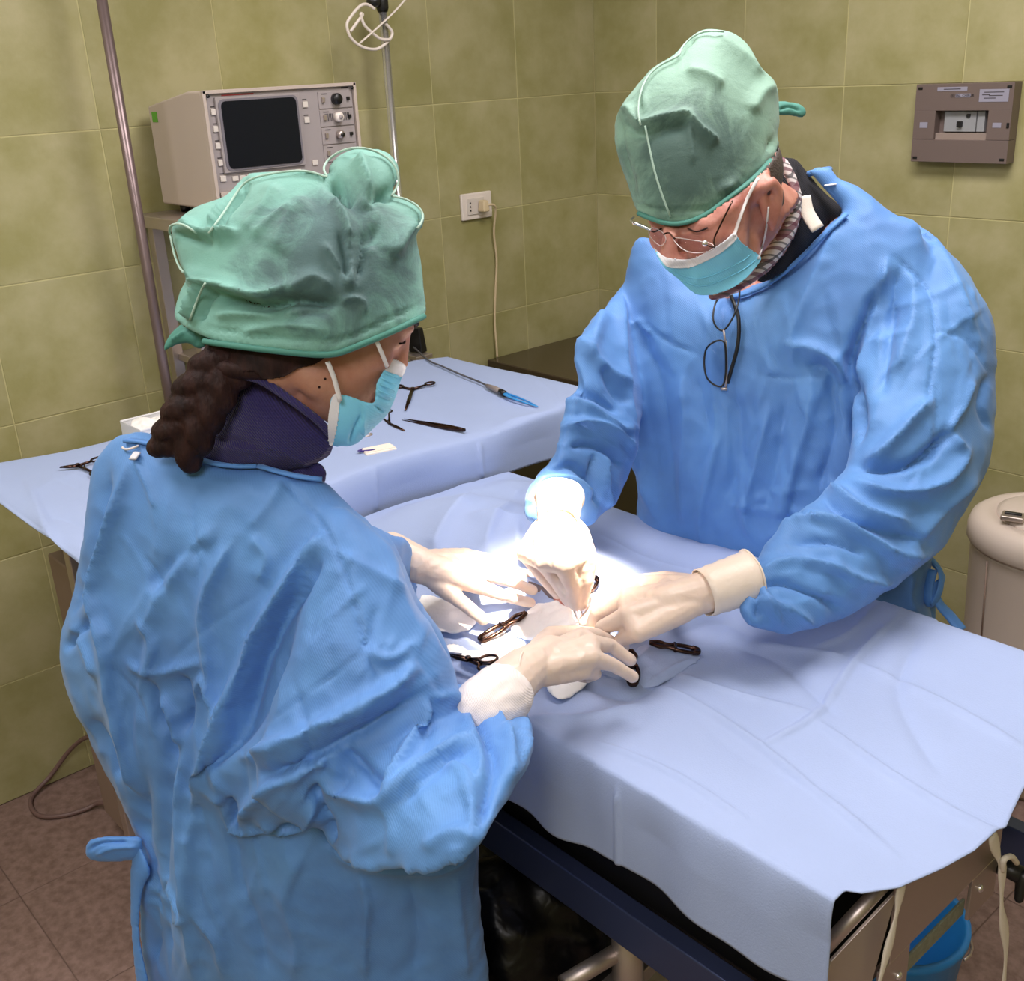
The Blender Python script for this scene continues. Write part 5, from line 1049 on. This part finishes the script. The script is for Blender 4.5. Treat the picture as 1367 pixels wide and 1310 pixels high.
# glasses on the nose
t = empty('eyeglasses', HM(.11, .02, 0), 'rimless silver eyeglasses worn by the bent man in the green cap', 'glasses')
def lens(par, q, d):
    P = np.array(smooth_poly([D(u, v, dd) for u, v, dd in q], 6, True)); c_ = P.mean(0); n = len(P)
    nrm = np.cross(P[0] - c_, P[n // 4] - c_); nrm /= np.linalg.norm(nrm); V = [c_ + nrm * .0007, c_ - nrm * .0007] + list(P + nrm * .0007) + list(P - nrm * .0007)
    F = [(0, 2 + i, 2 + (i + 1) % n) for i in range(n)] + [(1, 2 + n + (i + 1) % n, 2 + n + i) for i in range(n)] + [(2 + i, 2 + n + i, 2 + n + (i + 1) % n, 2 + (i + 1) % n) for i in range(n)]
    return vf('lens', V, F, M['lens'], par, False), list(P)
l1, p1_ = lens(t, [(900, 318, 1.494), (925, 321, 1.480), (948, 325, 1.472), (953, 332, 1.468), (940, 337, 1.470), (922, 337, 1.476), (908, 330, 1.486)], 0)
l2, p2_ = lens(t, [(870, 304, 1.522), (884, 310, 1.512), (889, 320, 1.503), (883, 328, 1.503), (874, 323, 1.511), (866, 312, 1.524)], 0)
for p_ in (p1_, p2_): MB().tube(p_, .0006, 5, closed=True).build('lens_edge', M['steel'], t)
MB().tube(smooth_poly([D(886, 313, 1.505), D(893, 311, 1.498), D(901, 319, 1.492)], 4), .0013, 8).build('bridge', M['dark_metal'], t)
MB().tube(smooth_poly([D(870, 307, 1.522), D(858, 302, 1.53), D(846, 297, 1.54)], 3), .0022, 8).build('temple_hinge', M['chrome'], t)
MB().tube(smooth_poly([D(846, 298, 1.54), D(842, 294, 1.56), D(846, 290, 1.60)], 4), .0018, 8).build('temple', M['chrome'], t)
MB().ball(D(941, 325, 1.468), .0042).build('temple_hinge', M['chrome'], t)
MB().tube(smooth_poly([D(941, 326, 1.468), D(954, 330, 1.466), D(953, 320, 1.467), D(962, 300, 1.470), D(978, 268, 1.478)], 4), .0012, 8).build('temple', M['dark_metal'], t)
# hanging black reading glasses
t = empty('reading_glasses', D(965, 440, 1.83), 'black-framed reading glasses hanging from the neckline of the blue gown', 'glasses')
def fr2(q): return smooth_poly([surf(gm, u, v, .014) for u, v in q], 6, True)
for q in ([(975, 388), (987, 386), (984, 410), (976, 428), (966, 441), (957, 437), (952, 425), (955, 405), (964, 392)], [(948, 460), (958, 455), (967, 458), (969, 480), (968, 505), (963, 516), (952, 513), (943, 503), (940, 485), (942, 468)]):
    P = fr2(q); MB().tube(P, .0017, 8, closed=True).build('rim', M['black'], t)
    P = np.array(P); c_ = P.mean(0); n = len(P); V = [c_] + list(P) + list(P + cv(0, 0, .001)) + [c_ + cv(0, 0, .001)]
    vf('lens', V, [(0, 1 + (i + 1) % n, 1 + i) for i in range(n)] + [(1 + 2 * n, 1 + n + i, 1 + n + (i + 1) % n) for i in range(n)] + [(1 + i, 1 + (i + 1) % n, 1 + n + (i + 1) % n, 1 + n + i) for i in range(n)], M['lens'], t)
MB().tube([surf(gm, 966, 441, .014), surf(gm, 968, 455, .014)], .002, 8).build('bridge', M['steel'], t)
MB().tube(smooth_poly([surf(gm, u, v, .006) for u, v in ((970, 382), (978, 400), (986, 425), (985, 460), (976, 495), (971, 512))], 4), .0035, 8).build('temple', M['black'], t)
MB().tube(smooth_poly([surf(gm, u, v, .010) for u, v in ((969, 455), (970, 490), (969, 518))], 4), .002, 8).build('temple', M['steel'], t)
MB().tube([surf(gm, 962, 519, .012), surf(gm, 971, 520, .012)], .0028, 8).build('hinge', M['steel'], t)
# hands
h3, o3 = hand('glove', (Z(962, 788, 1.035), .031), [Z(846, 782, 1.025), Z(838, 800, 1.03), Z(840, 822, 1.025), Z(852, 843, 1.01)],
     [[Z(806, 800, 1.005), Z(780, 830, .970)], [Z(797, 818, 1.005), Z(789, 842, .972)], [Z(803, 838, 1.0), Z(808, 856, .975)], [Z(826, 856, .985), Z(833, 864, .965)]],
     [Z(890, 775, 1.0), Z(835, 778, .98), Z(795, 812, .965)], person_m, G, .0165, .0105, extra=[[(Z(985, 780, 1.04), .034), (Z(935, 792, 1.035), .031)], [(Z(935, 792, 1.035), .030), (Z(885, 805, 1.03), .027)]])
def cuff(a, ra, b, rb, par):
    a, b = np.array(a), np.array(b); t_ = (b - a) / np.linalg.norm(b - a); e1 = np.cross(t_, (0, 0, 1)); e1 /= np.linalg.norm(e1); e2 = np.cross(t_, e1); V = []; n = 36
    for j in range(9):
        s_ = j / 8; r_ = ra + (rb - ra) * s_
        for k in range(n): th = 2 * math.pi * k / n; V.append(a + (b - a) * s_ + (r_ + .0008 * math.sin(5 * th + 3 * j) + (.0010 if j == 8 else 0)) * (e1 * math.cos(th) + e2 * math.sin(th)))
    o = vf('glove_cuff', V, [(j * n + k, j * n + (k + 1) % n, (j + 1) * n + (k + 1) % n, (j + 1) * n + k) for j in range(8) for k in range(n)], M['glove_cuff'], par)
    md = o.modifiers.new('s', 'SOLIDIFY'); md.thickness = .0012
    MB().tube(V[-n:], .0016, 6, closed=True).build('rolled_rim', M['glove_cuff'], o); return o
cuff(Z(938, 792, 1.035), .036, Z(1003, 770, 1.045), .040, o3)
h4, o4 = hand('glove', (Z(746, 684, 1.12), .028), [Z(770, 744, 1.085), Z(752, 752, 1.09), Z(728, 749, 1.08), Z(704, 738, 1.065)],
     [[Z(781, 774, 1.045), Z(775, 806, .995)], [Z(765, 782, 1.04), Z(768, 806, .998)], [Z(746, 778, 1.035), Z(760, 802, .998)], [Z(722, 766, 1.03), Z(744, 792, .998)]],
     [Z(774, 712, 1.09), Z(788, 745, 1.05), Z(784, 782, 1.0)], person_m, G, .0175, .0122, extra=[[(Z(746, 690, 1.12), .029), (Z(740, 715, 1.105), .031), (Z(736, 738, 1.085), .028)], [(Z(738, 755, 1.065), .018), (Z(760, 785, 1.03), .013)]])
cuff(Z(745, 700, 1.115), .031, Z(747, 664, 1.135), .0375, o4)

def head_test(c, f, u, k, lo=-.112):
    f, u = f / np.linalg.norm(f), u / np.linalg.norm(u)
    def t_(V): q = V - c; a, b = q @ f, q @ u; return (b > lo * k) & (np.linalg.norm(q, axis=1) < .17 * k) & ((a > .015) | (b > -.035 * k)) 
    return t_
def trim(body, ht, poly, reg):
    me = body.data; V = np.array([v.co for v in me.vertices]); pr = project(V); pl = np.array(smooth_poly(poly, 5, True)); ce = pl.mean(0)
    sel = ht(V) & inpoly(pr[:, :2], reg) & ~inpoly(pr[:, :2], pl)
    for i in np.nonzero(sel)[0]:
        p = pr[i, :2]; best = None
        for a0, a1 in zip(pl, np.roll(pl, -1, 0)):
            ab = a1 - a0; t = min(max(((p - a0) @ ab) / (ab @ ab + 1e-9), 0), 1); q = a0 + t * ab; dd = np.hypot(*(p - q))
            if best is None or dd < best[0]: best = (dd, q)
        q = best[1] + (ce - best[1]) / np.linalg.norm(ce - best[1]) * 3.5; me.vertices[i].co = D(q[0], q[1], pr[i, 2] + .006)
    me.update()
ht_w, ht_m = head_test(cW, fW, uW, kW, -.095), head_test(cM, fM, uM, kM)
allh = lambda V: np.ones(len(V), bool)
def hem_relief(body, hem, w_, dd):
    me = body.data; V = np.array([v.co for v in me.vertices]); pr = project(V); hp = np.array(smooth_poly(hem, 5)); best = np.full(len(V), 1e9)
    for a0, a1 in zip(hp[:-1], hp[1:]):
        ab = a1 - a0; t = np.clip(((pr[:, :2] - a0) @ ab) / (ab @ ab), 0, 1); best = np.minimum(best, np.hypot(*(pr[:, :2] - a0 - t[:, None] * ab).T))
    for i in np.nonzero(best < w_)[0]: me.vertices[i].co = D(pr[i, 0], pr[i, 1], pr[i, 2] + dd * (1 - best[i] / w_))
    me.update()
HEMM = [(853, 285), (877, 295), (904, 300), (940, 289), (970, 266), (1003, 242), (1029, 214)]
trim(body_m, ht_m, MM, [(820, 338), (871, 330), (880, 345), (1000, 375), (1025, 380), (985, 440), (840, 440)])
trim(body_m, allh, MM, [(925, 396), (960, 391), (1000, 370), (1014, 384), (990, 404), (930, 408)])
trim(body_w, ht_w, MW, [(541, 489), (600, 480), (600, 640), (440, 640), (440, 597), (470, 560)])
tuck(body_w, [gown_w, o1, o2] + [o for o in person_w.children if o.name.split('.')[0] in ('turtleneck', 'sweater_shoulder', 'knit_cuff')], ht_w, -9)
tuck(body_w, [cap_w], None, -9, passes=((.010, 4), (.004, 0)))
tuck(body_m, [gown_m, o3, o4] + [o for o in person_m.children if o.name.split('.')[0] in ('sweater', 'shirt_collar')], ht_m, 1.36)
tuck(body_m, [cap_m], None, -9, passes=((.012, 5), (.004, 0))); hem_relief(body_m, HEMM, 14, .014)
for par, cap_ in ((person_w, cap_w), (person_m, cap_m)):
    for o in par.children:
        if o.name.startswith('hair'): tuck(o, [cap_], None, -9, passes=((.004, 0),))
bvw = bvh_of([body_w])
nh = cover('nape_hair', [(276, 452), (330, 462), (380, 468), (432, 474), (420, 486), (398, 492), (378, 503), (352, 506), (330, 500), (316, 492), (300, 500), (285, 480)], bvw, .004, M['hair'], person_w, 1.5, 8)
MB().tube(line_on(cm, [(853, 285), (877, 295), (904, 300), (940, 289), (970, 266), (1003, 242), (1029, 214)], .003), .0048, 8, flat=.7).build('cap_hem', M['cap_edge'], cap_m)
MB().tube(smooth_poly([D(u, v, d) for u, v, d in ((318, 500, 1.335), (350, 509, 1.33), (388, 534, 1.33), (424, 561, 1.34), (443, 583, 1.36))], 5), .0055, 8).build('collar_fold', M['navy'], person_w)

bvw = bvh_of([body_w])
for u, v in ((426, 517), (392, 487), (434, 506)):
    h = hit_depth(bvw, u, v)
    if h: MB().ball(D(u, v, h), .0016).build('mole', M['hair'], person_w)

M['trouser'] = mat('dark_trousers', (40, 44, 58), .85); M['shoe'] = mat('white_clogs', (215, 212, 206), .5)
for par, ctr, offs, rr_, fd in ((person_w, (pel[0], pel[1]), ((-.08, .04), (.08, -.04)), .075, 1), (person_m, (1.62, -1.08), ((-.10, 0), (.10, 0)), .085, -1)):
    mb = MB()
    for dx, dy in offs: mb.limb([((ctr[0] + dx, ctr[1] + dy, .62), rr_ + .005), ((ctr[0] + dx, ctr[1] + dy, .45), rr_), ((ctr[0] + dx, ctr[1] + dy, .17), rr_ - .012)])
    tr = weld([mb], .009, 2); tr.noise(.006, 14, True); tr_ = tr.build('trousers', M['trouser'], par); tuck(tr_, [gown_w if par is person_w else gown_m], None, -9, passes=((.012, 3), (.006, 0)))
    for dx, dy in offs:
        x, y = ctr[0] + dx, ctr[1] + dy; sh_ = MB().limb([((x - .01 * fd, y - .06 * fd, .052), .050), ((x, y + .10 * fd, .046), .044), ((x + .01 * fd, y + .19 * fd, .042), .036)]); sw_ = weld([sh_], .006, 2); sw_.V[:, 2] = np.maximum(sw_.V[:, 2], .004); sw_.build('shoe', M['shoe'], par)
# ================================================================== SURGICAL FIELD
t = empty('patient_animal', on(720, 770), 'small animal patient lying under the blue drape, shaved skin showing in the opening', 'animal')
mb = MB(); cz = OZ + .030
mb.ellipsoid((1.38, -1.66, cz), np.diag([.27, .085, .040])); mb.ellipsoid((1.60, -1.70, cz + .01), np.diag([.13, .085, .036])); mb.ellipsoid((1.08, -1.64, cz + .01), np.diag([.055, .045, .035])); mb.limb([((1.2, -1.65, cz), .04), ((1.10, -1.64, cz), .035)])
mb.limb([((1.08, -1.64, cz), .028), ((1.01, -1.645, cz - .01), .016)])
for sx_, sy_, ex, ey in ((1.25, -1.60, 1.22, -1.44), (1.25, -1.72, 1.20, -1.85), (1.56, -1.61, 1.66, -1.47), (1.56, -1.76, 1.60, -1.88)): mb.limb([((sx_, sy_, cz - .005), .026), (((sx_ + ex) / 2 + .03, (sy_ + ey) / 2, cz - .012), .018), ((ex, ey, cz - .018), .012)])
mb.limb([((1.68, -1.69, cz - .005), .014), ((1.80, -1.68, cz - .02), .008)])
am = weld([mb], .005, 3); BVD = bvh_of([drape])
for i, v_ in enumerate(am.V):
    h = BVD.ray_cast(Vector((v_[0], v_[1], 2)), Vector((0, 0, -1)))
    if h[0] is not None and v_[2] > h[0].z - .006: am.V[i, 2] = h[0].z - .006
am.build('body', M['animal'], t)
def patch(name, q, lift, m, label, cat, par=None, s=.5, thick=None, strokes=(), kindz=None, noise=.002, group=None, g=1.5):
    """soft cloth piece lying on the drape: outline in view, thickness by inflation"""
    ps = [(u, v, project(np.array([on(u, v, lift)]))[0, 2]) for u, v in q]
    so_ = weld([inflate(q, ps, s, g)], .0026, 2); so_.noise(noise, 40, True); so_.folds(strokes)
    o = so_.build(name, m, par); 
    if label: tag(o, label, cat, group)
    return o
patch('gauze_pad', [(700, 822), (718, 806), (740, 802), (760, 812), (776, 832), (784, 850), (760, 858), (720, 856), (690, 850), (682, 838)], .006, M['gauze'], 'bright white gauze pad in the middle of the lamp light', 'gauze', s=.5, noise=.004)
patch('gauze_pad', [(778, 792), (800, 788), (822, 786), (818, 800), (800, 815), (786, 826), (776, 812)], .004, M['gauze'], 'small white gauze tucked beside the fingers of the man\'s left hand', 'gauze', s=.35)
patch('field_towel', [(566, 794), (590, 800), (618, 812), (636, 826), (630, 838), (612, 845), (584, 842), (566, 830), (556, 810)], .006, M['gauze'], 'white folded towel under the woman\'s far hand', 'towel', s=.5)
patch('field_cloth', [(640, 868), (640, 850), (676, 842), (690, 860), (676, 880), (650, 890), (610, 876), (590, 866), (600, 858)], .003, M['gauze'], 'white cloth strip beneath the clamps at the woman\'s wrist', 'cloth', s=.3)
patch('field_cloth', [(728, 912), (742, 896), (770, 892), (790, 895), (784, 912), (770, 926), (752, 934), (738, 930)], .006, M['gauze'], 'white cloth corner below the woman\'s near hand', 'cloth', s=.5)
patch('drape_flap', [(835, 880), (862, 858), (895, 862), (940, 876), (925, 888), (900, 905), (868, 920), (850, 915), (820, 908), (800, 900), (812, 886)], .003, M['drape'], 'small pale blue fenestrated drape flap beside the man\'s left hand', 'drape flap', s=.25, strokes=[([(860, 915), (900, 890), (925, 880)], .003, 3, 4), ([(830, 890), (850, 880), (870, 862)], .002, 3, 4)])
patch('skin_opening', [(735, 797), (750, 795), (768, 803), (778, 815), (774, 832), (766, 826), (752, 810)], .003, M['animal'], None, None, par=t, s=.5)
patch('skin_opening', [(706, 776), (724, 782), (745, 794), (738, 800), (716, 792), (702, 786)], .003, mat('grey_shaved_fur', (110, 98, 104), .7), None, None, par=t, s=.5)
# towel clips: bent flat strip, U end and two jaws
def clip(uend, tip, lab, lift=.012, w_=.010, grp='towel clips around the surgical opening'):
    a, b = on(*uend, lift), on(*tip, lift + .004); t_ = b - a; Ln = np.linalg.norm(t_); t_ /= Ln; sd = np.cross((0, 0, 1.), t_); sd /= np.linalg.norm(sd); up = np.cross(t_, sd)
    e = empty('towel_clip', a, lab, 'towel clip', grp)
    for q in (-1, 1):
        P = [a + sd * q * .004 * 0 - t_ * .004, a + sd * q * .0075 + t_ * .004, a + sd * q * .0085 + t_ * Ln * .35, a + sd * q * .0035 + t_ * Ln * .62, a + sd * q * .007 + t_ * Ln * .8, a + sd * q * .001 + t_ * Ln]
        MB().tube(smooth_poly(P, 5), .0034, 8).build('jaw', M['dark_metal'], e)
    MB().tube(smooth_poly([a + sd * .0075 + t_ * .004, a - t_ * .005 + sd * .004, a - t_ * .005 - sd * .004, a - sd * .0075 + t_ * .004], 5), .0030, 10, flat=1.6, up=up).build('spring_bend', M['dark_metal'], e)
    MB().box(a + t_ * Ln * .45, (.004, .019, .009), np.stack([t_, sd, up], 1)).build('collar', M['dark_metal'], e, False, .001); return e
clip((645, 852), (702, 818), 'towel clip left of the white gauze, under the woman\'s far fingertips')
clip((928, 869), (868, 858), 'towel clip sticking out beneath the man\'s left hand on the right')
clip((845, 910), (842, 868), 'towel clip below the woman\'s near fingertips, pointing at the viewer')
clip((793, 774), (776, 800), 'towel clip behind the man\'s right fingertips')
def hemostat(name, pts, m, label, cat='forceps', rad=.0032, sc=1.0, group=None):
    """ring-handled forceps: tip, box joint, ring centres as 3-D points"""
    tip, jt, r1, r2, up = [np.array(p, float) for p in pts]; e = empty(name, jt, label, cat, group)
    for r_, q in ((r1, 1), (r2, -1)):
        ax = r_ - jt; L_ = np.linalg.norm(ax); ax /= L_; sd = np.cross(up, ax); sd /= np.linalg.norm(sd); rr_ = .0115 * sc
        RG = [r_ + rr_ * (ax * math.cos(a_) * 1.25 + sd * math.sin(a_)) for a_ in np.linspace(0, 2 * math.pi, 19)[:-1]]
        h_ = MB().tube([jt, jt + ax * L_ * .5, r_ - ax * rr_ * 1.2], [rad * 1.1, rad, rad * .8], 8); h_.tube(RG, rad * .75, 8, closed=True); h_.build('ring_handle', m, e)
        off = np.cross(up, tip - jt); off /= np.linalg.norm(off); MB().tube([jt + off * .001 * q, (jt + tip) / 2 + off * .0028 * q, tip + off * .0008 * q], [rad * 1.2, rad * .95, rad * .5], 8).build('jaw', m, e)
    MB().lathe([(rad * 1.5, 0), (rad * 1.5, .0022)], jt + up * rad, 12, R=None).build('box_joint', m, e)
    m2 = (r1 * .35 + jt * .65); n2 = (r2 * .35 + jt * .65); MB().tube([m2, n2], rad * .5, 6).build('ratchet', m, e); return e
U = (0, 0, 1.)
hemostat('needle_holder', (on2 := None) or (Z(541, 548, IZ + .008), Z(551, 520, IZ + .008), Z(574, 512, IZ + .008), Z(532, 516, IZ + .008), U), M['dark_metal'], 'dark ring-handled forceps lying open behind the woman\'s mask on the drape')
hemostat('hemostat', (Z(80, 624, IZ + .008), Z(104, 622, IZ + .008), Z(130, 613, IZ + .010), Z(128, 632, IZ + .008), U), M['dark_metal'], 'ring-handled forceps at the left end of the instrument table')
hemostat('hemostat', (on(598, 874, .01), on(625, 881, .012), on(652, 880, .012), on(650, 892, .012), U), M['dark_metal'], 'ring-handled forceps half under the woman\'s near wrist')
hemostat('hemostat', (Z(540, 575, IZ + .007), Z(520, 566, IZ + .007), Z(519, 549, IZ + .007), Z(508, 556, IZ + .007), U), M['dark_metal'], 'small forceps mostly hidden behind the blue mask', rad=.0024, sc=.7)
t = empty('ring_tip_scissors', Z(490, 582, IZ + .006), 'ring handle of scissors peeking out below the mask', 'scissors')
P0 = Z(490, 581, IZ + .006); MB().tube([P0 + np.array([.008 * math.cos(a_), .012 * math.sin(a_), 0]) for a_ in np.linspace(0, 2 * math.pi, 17)[:-1]], .0022, 8, closed=True).build('ring_handle', M['steel'], t)
MB().tube([P0 + (0, -.012, 0), P0 + (-.01, -.06, 0)], [.0025, .001], 8).build('blade', M['steel'], t)
def tweezers(name, a, b, m, label, w_=.010, lift=.004):
    a, b = np.array(a), np.array(b); e = empty(name, b, label, 'tweezers'); t_ = (b - a); sd = np.cross(U, t_); sd /= np.linalg.norm(sd)
    for q in (-1, 1):
        P = [a + sd * .0045 * q, a + t_ * .35 + sd * .006 * q, a + t_ * .7 + sd * .0055 * q, b + sd * .0008 * q]
        MB().tube(smooth_poly(P, 4), [.0008 + (.0050 - .0008) * min(1, i / 9) for i in range(13)], 8, flat=.5, up=sd).build('arm', m, e)
    MB().box(b, (.012, .007, .007), np.stack([t_ / np.linalg.norm(t_), sd, np.array(U)], 1)).build('joined_end', m, e, False, .001); return e
tweezers('tissue_forceps', Z(538, 560, IZ + .006), Z(618, 574, IZ + .007), M['dark_metal'], 'dark tweezers lying near the front edge of the instrument table')
# held forceps in the man's right hand
a, b = on(776, 832, .006), Z(768, 790, 1.02); e = empty('thumb_forceps', b, 'steel tissue forceps held in the man\'s right fingers over the opening', 'forceps'); sd = cv(1, 0, 0)
for q in (-1, 1): MB().tube(smooth_poly([a + sd * .0028 * q, a + (b - a) * .3 + sd * .0055 * q, a + (b - a) * .7 + sd * .0055 * q, b + sd * .001 * q], 4), [.0012 + .0028 * min(1, i / 6) for i in range(13)], 8).build('arm', M['steel'], e)
# suture packet
t = empty('suture_packet', Z(500, 600, IZ + .004), 'cream suture packet with purple thread on the instrument table', 'packet')
ctr = Z(505, 600, IZ + .006); ex = Z(527, 594, IZ + .006) - Z(482, 603, IZ + .006); ex /= np.linalg.norm(ex); ey = np.cross(U, ex); Rb = np.stack([ex, ey, np.array(U)], 1)
MB().box(ctr, (.070, .046, .004), Rb).build('packet_card', M['suture'], t, False, .001); MB().box(ctr + np.array([0, 0, .003]) - ey * .006, (.068, .020, .002), Rb).build('folded_flap', M['suture'], t, False, .0005)
for k in range(4): MB().tube(smooth_poly([ctr - ex * (.032 + .003 * k) + ey * (.014 - .002 * k) + np.array([0, 0, .004]), ctr - ex * (.038 + .002 * k) + np.array([0, 0, .002 + .001 * k]), ctr - ex * (.022 - .004 * k) - ey * .010 + np.array([0, 0, .005])], 5), .0012, 6).build('thread', M['purple'], t)
# electrosurgical forceps and cable
t = empty('electrosurgical_forceps', Z(665, 521, IZ + .012), 'grey-handled bipolar forceps with light blue insulated arms and thin cable', 'forceps')
P = [np.array([.15, -.95, 1.0])] + [Z(u, v, IZ + .006) for u, v in ((572, 481), (590, 489), (615, 500), (640, 510), (652, 516))]
MB().tube(smooth_poly(P, 6), .0026, 8).build('cable', M['grey_cable'], t)
MB().tube([Z(650, 515, IZ + .008), Z(660, 519, IZ + .009), Z(670, 524, IZ + .009)], [.005, .0075, .0075], 10).build('plug_handle', mat('grey_connector', (140, 130, 126), .5), t)
MB().tube([Z(668, 523, IZ + .010), Z(674, 526, IZ + .010)], .008, 10).build('collar', M['black'], t)
for q in (-1, 1):
    sd = np.array([.0, 1, 0]) * .006 * q; P = [Z(672, 525, IZ + .009), Z(682, 529, IZ + .01) + sd, Z(700, 536, IZ + .009) + sd * 1.0, Z(718, 543, IZ + .006)]
    MB().tube(smooth_poly(P, 4), [.0055 - .004 * i / 12 for i in range(13)], 8, flat=.7).build('insulated_arm', M['tip_blue'] if q < 0 else M['blue_plastic'], t)
# tray with gauze
c0 = Z(205, 562, IZ + .02); t = empty('gauze_tray', c0, 'clear plastic tray of white gauze at the far edge of the instrument table', 'tray')
p0, p1 = Z(158, 570, IZ + .02), Z(240, 548, IZ + .02); L_ = np.linalg.norm(p1 - p0)
tx, ty = .36, -1.83
mb = MB(); mb.box((.355, -1.80, IZ + .006), (.11, .24, .003)); 
for cx, cy, sx_, sy_ in ((.30, -1.80, .003, .24), (.41, -1.80, .003, .24), (.355, -1.92, .11, .003), (.355, -1.68, .11, .003)): mb.box((cx, cy, IZ + .02), (sx_, sy_, .032))
mb.tube([(.30, -1.92, IZ + .037), (.41, -1.92, IZ + .037), (.41, -1.68, IZ + .037), (.30, -1.68, IZ + .037)], .003, 8, closed=True); mb.build('tray_shell', M['tray'], t, False)
for k in range(5):
    s_ = MB().ellipsoid((.345 + .015 * math.sin(k * 2), -1.885 + .042 * k, IZ + .024), np.diag([.042, .03, .020])); q_ = weld([s_], .004, 1); q_.noise(.008, 40, True)
    tag(q_.build('gauze_swab', M['gauze']), ('gauze swab at the left end of the clear tray', 'gauze swab second from the left in the clear tray', 'crumpled gauze swab in the middle of the clear tray', 'gauze swab second from the braid in the clear tray', 'gauze swab in the clear tray, nearest the braid')[k], 'gauze', 'gauze swabs in the clear tray')
